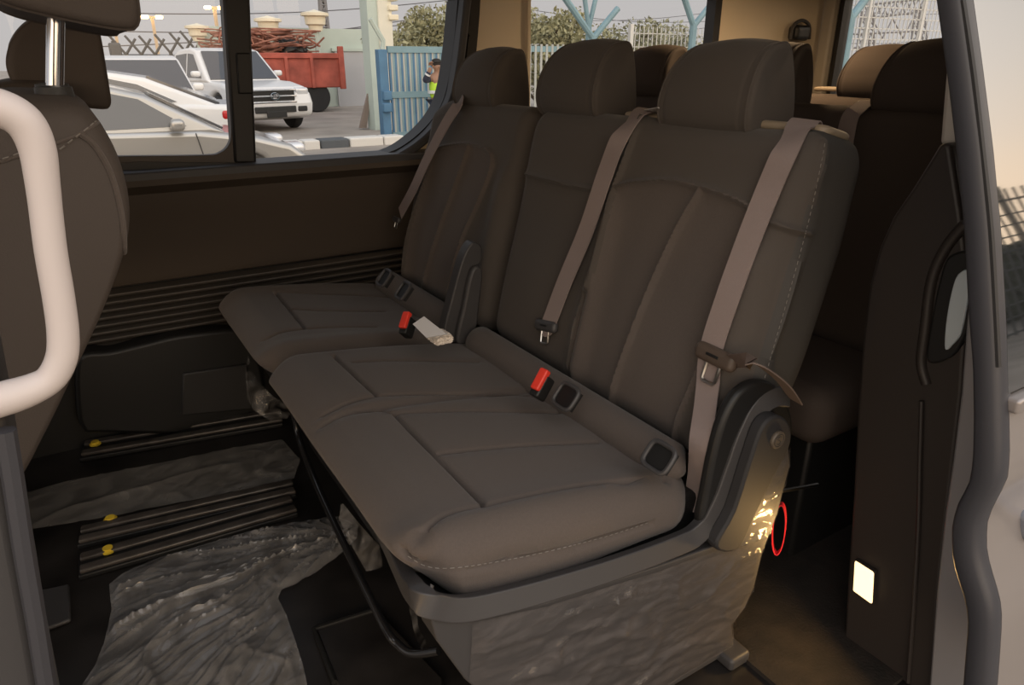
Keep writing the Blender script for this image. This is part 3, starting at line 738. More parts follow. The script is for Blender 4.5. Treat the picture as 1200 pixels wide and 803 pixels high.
# curved inner trim round the window's rear corner, running on as the sill
tri = smooth_path([onY(*p, YW-0.035) for p in ((-100,212),(158,206),(300,201),(400,196),(447,190),(478,176),(505,153),(525,122),(534,85),(541,30),(546,-20),(550,-70))], 8)
struct('trim_1', G().ribbon(tri, (0, 1, 0), 0.06, 0.028), SILL, bev=0.008, seg=2)
tri2 = smooth_path([onY(*p, YW-0.005) for p in ((536,130),(548,85),(554,30),(557,-20),(560,-70))], 8)
struct('trim_2', G().ribbon(tri2, (0, 1, 0), 0.02, 0.035), MATS['frame_black'])
f2 = struct('window_2', ring(w2, offset_loop(w2, 0.012), 'y', YW-0.004, YW+0.06), CRM)
struct('gasket', G().box((x2b-0.025, YW-0.012, 0.8), (x2b+0.012, YW+0.04, 1.34)), MATS['frame_black'], f2)
struct('pane', G().add([(p[0], YW+0.045, p[1]) for p in w2], [(0, 1, 2, 3)]), GLS, f2, smooth=False)
# lower wall: padded panel swept along the van
zt, zb, zr = xz(158, 213)[1], xz(150, 332)[1], xz(120, 408)[1]
prof = [(YW-0.075, zt+0.012), (YW-0.08, zt-0.004), (YW-0.07, zt-0.012), (YW-0.05, zt-0.03), (YW-0.045, zt-0.09), (YW-0.03, zt-0.13), (YW-0.028, zb+0.02), (YW-0.02, zb), (YW+0.0, zb-0.008), (YW+0.06, zb-0.008), (YW+0.06, zt+0.012)]
struct('wall_far_panel', G().loft([[(x, y, z) for y, z in prof] for x in np.linspace(-1.3, 3.15, 30)]), WALLM, ang=35)
struct('trim_3', G().box((-1.3, YW-0.075, zt-0.002), (3.15, YW+0.06, zs+0.004)), SILL, bev=0.006)
# ribbed grille below the panel
nr = 8; g = struct('trim_4', G().box((-1.3, YW+0.005, zr-0.02), (1.2, YW+0.05, zb)), PLK)
for i in range(nr):
    z0 = zb-0.012-(i+0.35)*(zb-zr-0.01)/nr
    P = [(x, YW-0.006-0.010*math.sin(min(1, max(0, (x+0.2)/0.5))*math.pi/2), z0) for x in np.linspace(-0.45, 1.18, 12)]
    struct('slat', G().ribbon(P, (0, 1, 0.35), 0.03, 0.011), mat('slat_trim', (0.05, 0.043, 0.037), 0.5), g, bev=0.003)
# wheel-arch cover box and flap at floor level
bx = resample(smooth_path([onY(*p, YW-0.08) for p in ((92,420),(130,412),(180,400),(212,393),(285,386),(300,400),(300,500),(120,508),(98,505),(90,480))], 5, True), 0.02)
ar = struct('trim_5', G().prism(bx, (0, 0.10, 0)), PLK, bev=0.012, seg=3)
pa = [onY(*p, YW-0.09) for p in ((214,438),(290,427),(296,480),(212,488))]
struct('panel', G().prism(pa, (0, 0.02, 0)), PLA, ar, bev=0.006)
struct('trim_6', G().box((-1.3, YW-0.0, 0), (3.15, YW+0.05, zr+0.02)), PLK)
# rear end: tailgate with window
yt0, yt1 = 0.62, onX(984, 60, 3.15)[1]
wt = [(yt0, 0.82), (yt1, 0.82), (yt1, 1.36), (yt0, 1.36)]
struct('wall_rear', holed([(0.45, 0), (2.34, 0), (2.34, 1.45), (0.45, 1.45)], [wt], 'x', 3.16), mat('tailgate_trim', (0.40, 0.36, 0.31), 0.6), smooth=False)
f3 = struct('window_3', ring(wt, offset_loop(wt, 0.02), 'x', 3.13, 3.19), MATS['frame_black'])
struct('pane', G().add([(3.17, p[0], p[1]) for p in wt], [(0, 1, 2, 3)]), GLS, f3, smooth=False)
struct('trim_7', G().box((3.10, yt1+0.03, 0.7), (3.15, 2.26, 1.45)), MATS['tailgate_trim'], bev=0.01)
# near rear side wall with its window
wn = [(1.62, 0.84), (2.85, 0.84), (2.85, 1.34), (1.62, 1.34)]
struct('wall_near', holed([(1.22, 0), (3.16, 0), (3.16, 1.45), (1.22, 1.45)], [wn], 'y', 0.58), WALLD, smooth=False)
f4 = struct('window_4', ring(wn, offset_loop(wn, 0.02), 'y', 0.56, 0.61), MATS['frame_black'])
struct('pane', G().add([(p[0], 0.59, p[1]) for p in wn], [(0, 1, 2, 3)]), glass_mat('privacy_glass', (0.25, 0.26, 0.26)), f4, smooth=False)
# roof
struct('ceiling', G().box((-1.3, 0.50, 1.45), (3.2, 2.40, 1.50)), CRM, bev=0.01)
# ---- floor
struct('floor', G().box((-1.3, 0.30, -0.06), (3.2, 2.36, 0.0)), BLKP)
struct('trim_8', G().box((-1.3, 0.30, -0.45), (3.2, 2.36, -0.06)), PLK)
CARP = mat('carpet', (0.015, 0.011, 0.008), 0.9, bump=0.8, scale=180, var=0.4, vscale=25)
struct('floor_carpet', G().box((0.94, 0.45, 0.0), (3.1, 2.2, 0.010)), CARP)

# ---- rear door jamb trim on the near side
XJ = 1.16
jl = [(1101,168),(1088,190),(1068,222),(1046,254),(1030,290),(1018,335),(1010,400),(1004,480),(999,580),(992,690),(986,800),(980,900)]
jr = [(1200,900),(1094,800),(1101,695),(1111,602),(1128,460),(1136,330),(1126,250),(1113,168)]
P = [onX(*p, XJ) for p in jl[:-1]]; P.append(np.array([XJ, P[-1][1]+0.0, 0.0])); 
Q = [onX(*p, XJ) for p in jr[1:]]; Q = [np.array([XJ, Q[0][1], 0.0])] + Q
JM = mat('jamb_trim', (0.032, 0.026, 0.023), 0.42, bump=0.1, scale=700, spec=0.45)
jb = struct('wall_near_jamb', G().prism(P+Q, (0.12, 0, 0)), JM, bev=0.022, seg=4)
# raised inner roll and the recess of the door latch
rl_ = smooth_path([onX(*p, XJ) for p in ((1132,262),(1108,292),(1092,330),(1084,390),(1080,425),(1086,450))], 6)
struct('seal', G().tube(rl_, 0.009, 10), JM, jb)
rl_ = smooth_path([onX(*p, XJ-0.004) for p in ((1080,470),(1078,540),(1076,620),(1070,720),(1064,800))], 6)
struct('seal', G().tube(rl_, 0.004, 8), JM, jb)
rl_ = smooth_path([onX(*p, XJ-0.005) for p in ((1058,250),(1040,300),(1030,370),(1026,450),(1024,540))], 6)
lt = [onX(*p, XJ-0.012) for p in ((1122,322),(1136,318),(1134,350),(1126,390),(1116,404),(1107,410),(1108,380),(1114,345))]
rc = [onX(*p, XJ-0.008) for p in ((1112,300),(1142,300),(1140,360),(1128,400),(1112,420),(1086,424),(1090,380),(1100,330))]
struct('latch_recess', G().prism(resample(smooth_path(rc, 4, True), 0.005), (0.02, 0, 0)), PLK, jb, bev=0.004)
struct('latch_plate', G().prism(resample(smooth_path(lt, 4, True), 0.004), (0.008, 0, 0)), mat('gap_pale_blue', (0.62, 0.70, 0.74), 0.35, metal=0.2), jb, bev=0.002)  # pale plate stands in for the outside seen through a gap
# cream pillar cover above the jamb
cp = [onX(*p, XJ+0.03) for p in ((1109,60),(1104,120),(1100,171),(1150,171),(1150,-60),(1112,-60))]
struct('trim_9', G().prism(cp, (0.10, 0, 0)), mat('pillar_white', (0.55, 0.52, 0.48), 0.6), bev=0.008)
# painted body flange beside the opening
fl = [onX(*p, XJ-0.01) for p in ((1139,320),(1190,320),(1190,900),(1082,900),(1089,800),(1097,695),(1107,602),(1116,540),(1126,460),(1132,380))]
fl = [p if p[2] > -0.3 else np.array([p[0], p[1], -0.3]) for p in fl]
fl_o = struct('trim_10', G().prism(fl, (0.03, 0, 0)), PAINTD, bev=0.004)
for p in ((1127,567),(1122,560)): pass
struct('door_sill', G().rbox((-0.05, 0.32, -0.12), (1.2, 0.44, -0.005), 0.02, (6, 6, 4)), PLA, fl_o)
# courtesy lamp
lp = thing('courtesy_lamp', 'small lit courtesy lamp glowing warm low on the door jamb', 'lamp', tuple(onX(1012, 682, XJ)))
q = np.array([onX(*p, XJ-0.012) for p in ((1002,657),(1024,671),(1022,708),(1000,692))]); c = q.mean(0)
put('bezel', G().prism(c+(q-c)*1.05, (0.014, 0, 0)), JM, lp, bev=0.003)
LAMP = mat('lamp_lens', (1, 0.9, 0.7), 0.4, emit=((1.0, 0.68, 0.34), 1.9))
put('lens', G().prism(q+np.array([-0.003, 0, 0]), (0.010, 0, 0)), LAMP, lp, bev=0.003)

# ---- sliding door, slid open
XD = 0.93
left = [(1087,-120),(1103,0),(1117,100),(1125,169),(1135,268),(1140,368),(1145,425),(1146,480),(1145,530),(1142,560),(1126,589),(1120,612),(1120,645),(1125,668),(1136,699),(1139,726),(1136,762),(1133,800),(1128,860)]
right = [(1120,-120),(1139,0),(1150,80),(1162,174),(1171,268),(1177,368),(1179,425),(1180,480),(1181,530),(1179,562),(1160,598),(1154,615),(1154,648),(1160,671),(1170,704),(1172,726),(1170,760),(1167,800),(1162,860)]
def prof_at(pts, n=60): 
    P = resample([onX(*p, XD) for p in pts], 0.004); P[2:-2] = (P[:-4]+P[1:-3]+P[2:-2]+P[3:-1]+P[4:])/5; t = np.linspace(0, len(P)-1, n); return np.stack([np.interp(t, np.arange(len(P)), P[:, i]) for i in range(3)], 1)
A, B = prof_at(left), prof_at(right)
dr = thing('sliding_door', 'silver van sliding door slid open with rubber edge and reflecting window', 'van door', (XD+0.4, 0.35, -0.2))
loops = []
for a, b in zip(A, B):
    m = (a+b)/2; w = np.linalg.norm(b-a)/2; d = (b-a)/max(np.linalg.norm(b-a), 1e-9); L = []
    for q in range(16):
        t = 2*math.pi*q/16; L.append(m + d*w*math.copysign(abs(math.cos(t))**0.6, math.cos(t)) + np.array([1, 0, 0])*0.02*math.copysign(abs(math.sin(t))**0.6, math.sin(t)))
    loops.append(L)
put('edge_seal', G().loft(loops), RUB, dr, ang=50)
sp = resample(smooth_path([onX(*p, XD-0.014) for p in ((1128,0),(1140,80),(1151,174),(1161,268),(1167,368),(1170,430))], 6), 0.01)
put('seal_lip', G().tube(sp, 0.0035, 6), PLA, dr)
# skin: below the belt painted, above it glass
zbelt = onX(1180, 478, XD)[2]
Bg = B[B[:, 2] > zbelt]; Bp = B[B[:, 2] <= zbelt+0.008]
def skin(P, x0, x1, th=0.012):
    L = []
    for x in np.linspace(x0, x1, 8):
        o = P.copy(); o[:, 0] = x; L.append(o)
    return L
def sheet(P, x0, x1, th):
    L = np.array(skin(P, x0, x1)); M = L+np.array([0, th, 0]); n = L.shape[1]
    loops = [np.vstack([L[i], M[i][::-1]]) for i in range(len(L))]; return G().loft(loops)
DG = mat('door_glass', (0.02, 0.022, 0.022), 0.03, spec=1.0); DG.node_tree.nodes['Principled BSDF'].inputs['IOR'].default_value = 2.6
put('glass', sheet(Bg, XD+0.004, 1.85, 0.006), DG, dr, ang=50)
put('outer_panel', sheet(Bp, XD+0.006, 1.95, 0.012), PAINT, dr, ang=30)
bm_ = np.array([onX(1180, 476, XD)]); y_, z_ = bm_[0][1], bm_[0][2]
put('belt_moulding', G().rbox((XD+0.004, y_-0.012, z_-0.010), (1.9, y_+0.01, z_+0.010), 0.005, (20, 4, 4)), PAINT, dr)
hc = onY(1196, 615, 0.31)
put('door_handle', G().rbox((hc[0]-0.006, 0.285, hc[2]-0.022), (hc[0]+0.2, 0.33, hc[2]+0.022), 0.012, (10, 6, 6)), mat('handle_grey', (0.22, 0.23, 0.26), 0.35, metal=0.3), dr)

# ---- B pillar trim and the white grab handle
pf_ = [onY(*p, 0.56) for p in ((6,500),(16,560),(28,640),(42,720),(55,800),(75,900))]
pl_ = pf_ + [np.array([-0.11, 0.56, 0.0]), np.array([-0.27, 0.56, 0.0]), np.array([pf_[0][0]-0.16, 0.56, 1.45]), np.array([pf_[0][0]-0.03, 0.56, 1.45]), onY(-14, 400, 0.56)]
bp_ = struct('trim_11', G().prism(pl_, (0, 0.10, 0)), PLG, bev=0.012, seg=3)
struct('seal', G().tube(smooth_path(pf_, 5)+np.array([0.0, -0.006, 0]), 0.007, 8), RUB, bp_)
gh = thing('grab_handle', 'pinkish white plastic grab handle loop on the door pillar', 'handle', tuple(onY(60, 300, 0.56)))
mid = [(-95,122),(-40,121),(0,127),(28,143),(43,172),(50,215),(59,290),(69,350),(74,392),(72,420),(60,443),(38,456),(5,467),(-50,482),(-95,486)]
q = [onY(*p, 0.56) for p in mid]; pth = smooth_path([q[0]+np.array([-0.012, 0.045, 0])]+q+[q[-1]+np.array([-0.012, 0.045, 0])], 8)
put('loop', G().tube(pth, np.interp(np.linspace(0, 1, len(pth)), [0, 0.25, 0.4, 0.7, 0.8, 1], [0.0125, 0.0118, 0.0098, 0.0102, 0.0122, 0.0128]), 18), WHT, gh, ang=70)
for p in ((-95,122),(-95,486)):
    c = onY(*p, 0.56)+np.array([-0.01, 0, 0]); put('mount', G().rbox(c-np.array([0.022, 0.012, 0.020]), c+np.array([0.022, 0.03, 0.020]), 0.01, (5, 5, 5)), WHT, gh)

# ---- belt anchor on the rear pillar
ba = thing('belt_anchor', 'black belt anchor on the cream pillar above the rearmost seats', 'belt anchor', tuple(onY(938, 36, YW)))
c = onY(938, 38, YW-0.03)
put('cover', G().rbox(c-np.array([0.05, 0.02, 0.035]), c+np.array([0.05, 0.035, 0.03]), 0.018, (6, 6, 6)), PLK, ba)
put('ring', G().tube(smooth_path([onY(*p, YW-0.03) for p in ((926,46),(930,30),(940,24),(948,30),(948,46))], 5), 0.008, 8), PLG, ba)

# ================================================================== things on the floor
RIB = mat('rib_metal', (0.06, 0.052, 0.046), 0.3, var=0.4, vscale=20, spec=0.6)
YEL = mat('yellow_zinc', (0.85, 0.60, 0.05), 0.35)
def rail(label, px0, px1, wd, bolts):
    a, b = onZ(*px0, 0.012), onZ(*px1, 0.012); d = b-a; L = np.linalg.norm(d); d /= L; n = np.array([-d[1], d[0], 0])
    t = thing('seat_rail', label, 'seat rail', tuple(a))
    g = G(); V, F = rbox((0, -wd/2, -0.012), (L, wd/2, 0.002), 0.004, (6, 4, 3)); put('base_plate', G().add(a+np.outer(V[:, 0], d)+np.outer(V[:, 1], n)+np.outer(V[:, 2], [0, 0, 1]), F), PLK, t)
    for k in (-1, 1):
        V, F = rbox((0.004, k*wd*0.28-0.013, 0), (L, k*wd*0.28+0.013, 0.012), 0.005, (6, 4, 3)); put('rib', G().add(a+np.outer(V[:, 0], d)+np.outer(V[:, 1], n)+np.outer(V[:, 2], [0, 0, 1]), F), RIB, t)
    for p in bolts:
        c = onZ(*p, 0.016); bo = put('bolt', G().lathe([(0.001, 0), (0.016, 0), (0.016, 0.005), (0.011, 0.007), (0.011, 0.011), (0.001, 0.011)], c, 'z', 14), YEL, t, ang=30)
        put('hex_socket', G().lathe([(0.001, 0), (0.004, 0), (0.004, 0.0012), (0.001, 0.0012)], c+np.array([0, 0, 0.006]), 'z', 6), PLK, bo)
    return t
rail('ribbed black floor rail with one yellow bolt along the window wall', (96,528), (330,488), 0.11, [(112,521)])
rail('ribbed black floor rail with yellow bolt just above the crumpled film', (92,664), (345,592), 0.085, [(127,646)])
rail('ribbed black floor rail with yellow bolt between film strip and crumpled film', (92,630), (345,572), 0.075, [(130,610)])
fo = [onZ(*p, 0.004)[:2] for p in ((20,582),(75,566),(150,551),(240,533),(330,516),(352,540),(345,562),(240,585),(130,607),(22,625))]
P2, F2, B2 = filled(fo, 0.006); hz_ = 0.006+0.006*ridged(P2, 7, 21)**6*np.clip(B2/0.03, 0.2, 1)+0.003*ridged(P2, 17, 22)**6+0.003*vnoise(P2, 8, 3)
st_ = tag(put('film_strip', G().add(np.column_stack([P2, hz_]), F2), film_mat('polythene_flat', 0.60, (0.38, 0.36, 0.33), 0.14, 0.1, 12), ang=80), 'flat strip of clear protective film between the floor rails', 'plastic film')
so = [onZ(*p, 0.004)[:2] for p in ((128,686),(140,676),(153,668),(185,655),(215,646),(255,634),(300,622),(345,613),(395,606),(420,616),(418,632),(400,650),(370,672),(345,686),(330,692),(326,702),(336,722),(345,748),(355,780),(362,812),(380,900),(60,900),(92,810),(112,780),(124,750),(131,715))]
P2, F2, B2 = filled(so, 0.004)
cpt = onZ(400, 628, 0)[:2]; rel = P2-cpt
ang_ = np.arctan2(rel[:, 1], rel[:, 0]); rad = np.linalg.norm(rel, axis=1)
wob = np.stack([vnoise(P2, 7, 41), vnoise(P2, 7, 42)], 1)-0.5
fan = np.stack([ang_*2.6+0.35*wob[:, 0], rad*0.9+0.3*wob[:, 1]], 1)+5
P3 = P2+0.05*wob
wr_ = 0.012*ridged(fan, 2.3, 31)**12 + 0.008*ridged(fan*[1, 0.5], 5.9, 32)**12 + 0.005*ridged(fan*[1, 0.35], 13, 37)**10 + 0.004*ridged(P3, 9, 33)**12 + 0.002*ridged(P3, 23, 34)**12 + 0.012*vnoise(P2, 5, 36)
wr_ = 0.004+wr_*np.clip(B2/0.02, 0.25, 1)
tag(put('plastic_sheet', G().add(np.column_stack([P2, wr_]), F2), film_mat('polythene_crumpled', 0.64, (0.40, 0.39, 0.38), 0.07, 0.10, 9), ang=80), 'large crumpled clear plastic sheet spread on the bare black floor', 'plastic sheet')
pl2 = thing('floor_plate', 'small dark square cover plate on the floor beside the door pillar', 'cover plate', tuple(onZ(62, 715, 0.01)))
put('plate', G().prism([onZ(*p, 0.002) for p in ((36,698),(82,688),(84,730),(46,744))], (0, 0, 0.010)), PLG, pl2, bev=0.004)
pl3 = thing('floor_hatch', 'black ridged hatch panel on the floor under the bench nose', 'floor hatch', tuple(onZ(420, 770, 0.01)))
put('hatch', G().prism([onZ(*p, 0.002) for p in ((368,738),(440,715),(520,800),(520,880),(420,880),(392,800))], (0, 0, 0.012)), BLKP, pl3, bev=0.005)
put('rim', G().tube([onZ(*p, 0.014) for p in ((392,800),(368,738),(440,715))], 0.006, 8), PLK, pl3)
# film hanging from the front of the bench
fh = thing('film_flap', 'torn clear film flap hanging from the underside of the wide bench nose', 'plastic film', tuple(onY(430, 640, 0.88)))
put('flap', crumple([(398,585),(420,612),(445,640),(448,664),(428,668),(412,640),(396,606)], 0.90, 9, 0.012, 0.006), FILMC, fh, ang=80)
put('tail', crumple([(476,688),(486,700),(490,735),(498,750),(494,762),(486,745),(478,712)], 0.78, 12, 0.008, 0.005), FILMC, fh, ang=80)
# ================================================================== the yard outside the far windows
GZ = -0.45
GRD = mat('yard_ground', (0.34, 0.30, 0.26), 0.9, var=0.25, vscale=0.8, bump=0.3, scale=6)
struct('ground', G().box((-60, 2.9, GZ-0.2), (90, 140, GZ)), GRD)
struct('ground_kerbside', G().box((-60, -40, GZ-0.25), (90, 2.9, GZ-0.05)), mat('asphalt', (0.30, 0.26, 0.22), 0.9, var=0.2, vscale=1.5))
TYR = mat('tyre', (0.02, 0.02, 0.021), 0.8); RIM = mat('alloy', (0.45, 0.45, 0.46), 0.35, metal=0.7)
CGL = mat('car_glass', (0.07, 0.075, 0.085), 0.08, spec=0.9); BLK = mat('black_trim', (0.02, 0.02, 0.02), 0.5)
HLM = mat('headlamp', (0.75, 0.76, 0.78), 0.12, metal=0.3); TLM = mat('tail_lamp', (0.55, 0.03, 0.03), 0.25)
SILV = mat('car_silver', (0.42, 0.41, 0.39), 0.28, metal=0.55, coat=0.6); WHI = mat('car_white', (0.80, 0.80, 0.80), 0.25, coat=0.6)
DRK = mat('car_dark', (0.05, 0.055, 0.06), 0.3, coat=0.5)

def wheel(t, x, y, r=0.32, w=0.2, side=1):
    k = G().lathe([(r*0.62, -w/2), (r*0.93, -w/2), (r, -w*0.3), (r, w*0.3), (r*0.93, w/2), (r*0.62, w/2)], (x, y, r), 'y', 28); o = put('wheel', k, TYR, t)
    k = G().lathe([(0.001, side*w*0.30), (r*0.2, side*w*0.36), (r*0.22, side*w*0.30), (r*0.55, side*w*0.34), (r*0.64, side*w*0.46), (r*0.64, -side*w*0.1), (0.001, -side*w*0.1)], (x, y, r), 'y', 20); put('rim', k, RIM, o)
def arch(cx, r, z0, n=8, rev=False):
    a = [(cx-r*math.cos(t), z0+r*math.sin(t)) for t in np.linspace(0, math.pi, n)]
    return a
def car(name, label, cat, loc, rotz, paint, L=4.4, W=1.76, body=None, cab=None, wins=(), wr=0.31, axles=(-1.3, 1.35), zb=0.9, zr=1.42, tuck=0.80, group=None, bev=0.07, front='sedan', extra=None):
    t = thing(name, label, cat, loc, rotz=rotz, group=group)
    lo = 0.24
    bot = []
    for ax in axles: bot += [(ax-wr-0.06, lo)] + [(ax-(wr+0.06)*math.cos(q), wr+(wr+0.06)*math.sin(q)) for q in np.linspace(0.15, math.pi-0.15, 9)] + [(ax+wr+0.06, lo)]
    poly = bot + body[::-1] if body[0][0] < body[-1][0] else bot + body
    P = np.array(poly)
    def yb(z): return W/2*(1-0.06*max(0, (z-0.5)/0.5)**2 - 0.05*max(0, (0.5-z)/0.3))
    loops = []
    g = G(); A_ = [(x, yb(z), z) for x, z in P]; B_ = [(x, -yb(z), z) for x, z in P]
    put('body', g.loft([A_, B_]), paint, t, bev=bev, seg=4, ang=25)
    def yc(z): return W/2*(0.93-(0.93-tuck)*(z-zb)/(zr-zb))
    A_ = [(x, yc(z), z) for x, z in cab]; B_ = [(x, -yc(z), z) for x, z in cab]
    put('cabin', G().loft([A_, B_]), paint, t, bev=0.05, seg=3, ang=25)
    for w in wins:
        for sd in (1, -1):
            q = [np.array((x, sd*(yc(z)-0.02), z)) for x, z in w]; put('side_window', G().prism(q, (0, sd*0.028, 0)), CGL, t)
    for sd in (1, -1):
        for ax in axles: wheel(t, ax, sd*(W/2-0.12), wr, 0.2, sd)
    return t, yc, yb
def screen(t, name, lo, hi, yl, yh, out=0.012, m=None):
    """windscreen between two (x,z) edges"""
    d = np.array([hi[0]-lo[0], 0, hi[1]-lo[1]]); n = np.array([-d[2], 0, d[0]]); n /= np.linalg.norm(n); n *= 1 if n[2] > 0 else -1
    q = [np.array((lo[0], -yl, lo[1])), np.array((lo[0], yl, lo[1])), np.array((hi[0], yh, hi[1])), np.array((hi[0], -yh, hi[1]))]
    q = [p+n*(out-0.02) for p in q]; return put(name, G().prism(q, n*0.028), m or CGL, t)
def mirror_(t, x, z, y, m):
    for sd in (1, -1): put('door_mirror', G().rbox((x-0.08, min(sd*y, sd*(y+0.2)), z-0.06), (x+0.07, max(sd*y, sd*(y+0.2)), z+0.07), 0.05, (6, 8, 6)), m, t)
def lump(t, name, c, h, m, r=0.04):
    c = np.array(c); h = np.array(h); return put(name, G().rbox(c-h, c+h, r, (6, 6, 6)), m, t)

# silver saloon, nearest; nose to the rear of the van
loc = onY(212, 143, 8.4); loc = (loc[0]-0.68, 9.2, GZ)
t, yc, yb = car('silver_saloon', 'silver saloon car parked closest outside the divided side window', 'car', loc, math.radians(-3), SILV, W=1.74,
    body=[(-2.15,0.28),(-2.2,0.6),(-2.1,0.93),(-1.5,0.98),(0.95,0.93),(1.55,0.84),(1.95,0.72),(2.14,0.56),(2.18,0.40),(2.08,0.24)],
    cab=[(-1.75,0.9),(-1.1,1.30),(-0.45,1.43),(0.1,1.42),(0.45,1.33),(1.25,0.88)],
    wins=[[(-1.25,0.97),(-0.95,1.24),(-0.4,1.36),(-0.38,0.96)],[(-0.32,0.96),(-0.34,1.36),(0.05,1.36),(0.38,1.28),(0.82,0.98)]])
screen(t, 'windscreen', (1.20, 0.93), (0.50, 1.32), 0.76, 0.66); screen(t, 'rear_window', (-1.68, 0.95), (-1.12, 1.29), 0.74, 0.66)
mirror_(t, 0.72, 1.0, 0.82, SILV)
t.scale = (0.94, 0.94, 0.92)
for sd in (1, -1):
    lump(t, 'headlamp', (1.93, sd*0.62, 0.66), (0.20, 0.16, 0.065), HLM, 0.06); lump(t, 'door_handle', (-0.28, sd*0.84, 0.86), (0.10, 0.03, 0.018), CHR, 0.015)
    lump(t, 'fog_lamp', (2.10, sd*0.62, 0.40), (0.06, 0.09, 0.05), BLK, 0.03)
    put('door_gap', G().tube([(0.92, sd*(0.868), 0.30), (0.95, sd*0.872, 0.6), (0.90, sd*0.845, 0.90)], 0.006, 5), BLK, t)
lump(t, 'grille', (2.16, 0, 0.50), (0.03, 0.4, 0.07), BLK, 0.03)
# scuffed black-and-white disc mark on the wing
c = (1.42, -0.845, 0.66); wm = put('wing_scuff', G().lathe([(0.001, -0.018), (0.035, -0.018), (0.035, 0), (0.001, 0)], c, 'y', 14), BLK, t)
for q in range(7):
    a = q*0.9; put('scuff_chip', G().rbox((c[0]+0.085*math.cos(a)-0.018, c[1]-0.016, c[2]+0.085*math.sin(a)-0.014), (c[0]+0.085*math.cos(a)+0.018, c[1]+0.01, c[2]+0.085*math.sin(a)+0.014), 0.006, (2, 2, 2)), MATS['rib_metal'] if q % 2 else WHI, wm)

# white fastback behind it, tail to the right
loc = onY(205, 120, 11.6); loc = (loc[0]-1.30, 11.6, GZ)
t, yc, yb = car('white_fastback', 'white fastback car with red tail lamp behind the silver saloon', 'car', loc, math.radians(172), WHI,
    body=[(-2.2,0.28),(-2.25,0.6),(-2.15,0.98),(-1.5,1.02),(0.95,0.93),(1.6,0.84),(2.0,0.72),(2.14,0.5),(2.08,0.24)],
    cab=[(-1.95,0.95),(-1.0,1.34),(-0.3,1.45),(0.2,1.43),(0.5,1.33),(1.3,0.88)],
    wins=[[(-1.35,1.04),(-0.9,1.26),(-0.4,1.37),(-0.38,0.98)],[(-0.32,0.98),(-0.34,1.37),(0.1,1.37),(0.42,1.28),(0.85,0.98)]])
screen(t, 'rear_window', (-1.88, 1.0), (-1.02, 1.34), 0.72, 0.64); screen(t, 'windscreen', (1.20, 0.93), (0.55, 1.32), 0.76, 0.66)
for sd in (1, -1): lump(t, 'tail_lamp', (-2.08, sd*0.70, 0.86), (0.20, 0.15, 0.07), TLM, 0.05); lump(t, 'headlamp', (1.95, sd*0.62, 0.66), (0.2, 0.16, 0.06), HLM, 0.05)
mirror_(t, 0.75, 1.0, 0.82, WHI)
t.scale = (0.98, 0.98, 1.0)

# white station wagon facing the van
loc = onY(165, 85, 14.0); loc = (loc[0], 15.3, GZ)
t, yc, yb = car('white_wagon', 'white boxy wagon whose wide dark screen faces the van', 'car', loc, math.radians(-90), WHI, W=1.85, zb=1.0, zr=1.62, tuck=0.80,
    body=[(-2.2,0.28),(-2.25,0.7),(-2.2,1.05),(1.1,1.02),(1.9,0.92),(2.15,0.75),(2.2,0.45),(2.1,0.24)],
    cab=[(-2.1,1.0),(-1.95,1.55),(-1.5,1.64),(0.1,1.63),(0.4,1.57),(1.2,0.98)],
    wins=[[(-1.9,1.08),(-1.8,1.5),(-1.0,1.54),(-1.0,1.06)],[(-0.92,1.06),(-0.92,1.54),(0.2,1.54),(0.75,1.06)]])
screen(t, 'windscreen', (1.14, 1.05), (0.46, 1.54), 0.80, 0.70); lump(t, 'grille', (2.19, 0, 0.62), (0.03, 0.5, 0.1), BLK, 0.03)
for sd in (1, -1):
    lump(t, 'headlamp', (2.1, sd*0.68, 0.72), (0.08, 0.18, 0.09), HLM, 0.05); lump(t, 'front_seat', (0.25, sd*0.36, 1.22), (0.1, 0.2, 0.2), BLK, 0.05)
mirror_(t, 0.75, 1.1, 0.85, WHI)
# dark van beyond
loc = onY(203, 78, 29.0); loc = (loc[0], 30.0, GZ)
t, yc, yb = car('dark_van', 'dark van parked in the distance behind the white wagon', 'car', loc, math.radians(-50), DRK, W=1.85, zb=1.0, zr=1.75, tuck=0.82,
    body=[(-2.2,0.28),(-2.25,0.7),(-2.2,1.05),(1.2,1.02),(1.9,0.9),(2.15,0.7),(2.1,0.24)],
    cab=[(-2.15,1.0),(-2.0,1.68),(-1.5,1.76),(0.2,1.75),(0.5,1.68),(1.3,0.98)],
    wins=[[(-1.9,1.1),(-1.8,1.6),(-1.0,1.64),(-1.0,1.08)],[(-0.92,1.08),(-0.92,1.64),(0.25,1.64),(0.8,1.08)]])
screen(t, 'windscreen', (1.22, 1.05), (0.56, 1.66), 0.8, 0.7)

# white pickup, grille towards the gate
loc = onY(322, 112, 17.2); loc = (loc[0]-0.55, 19.6, GZ)
t, yc, yb = car('white_pickup', 'white crew-cab pickup with chrome-barred grille beside the red dump bed', 'pickup truck', loc, math.radians(-78), WHI, W=1.98, zb=1.1, zr=1.82, tuck=0.78, wr=0.40, axles=(-1.65, 1.6), bev=0.09,
    body=[(-2.65,0.5),(-2.66,1.08),(-1.0,1.10),(0.75,1.12),(1.75,1.08),(2.28,0.98),(2.45,0.84),(2.52,0.62),(2.48,0.34)],
    cab=[(-1.05,1.06),(-0.98,1.68),(-0.7,1.80),(0.0,1.83),(0.35,1.76),(1.15,1.08)],
    wins=[[(-0.88,1.16),(-0.82,1.66),(-0.15,1.70),(-0.15,1.16)],[(-0.07,1.16),(-0.07,1.70),(0.25,1.68),(0.80,1.16)]])
screen(t, 'windscreen', (1.10, 1.13), (0.42, 1.74), 0.82, 0.68); mirror_(t, 0.78, 1.25, 0.92, WHI)
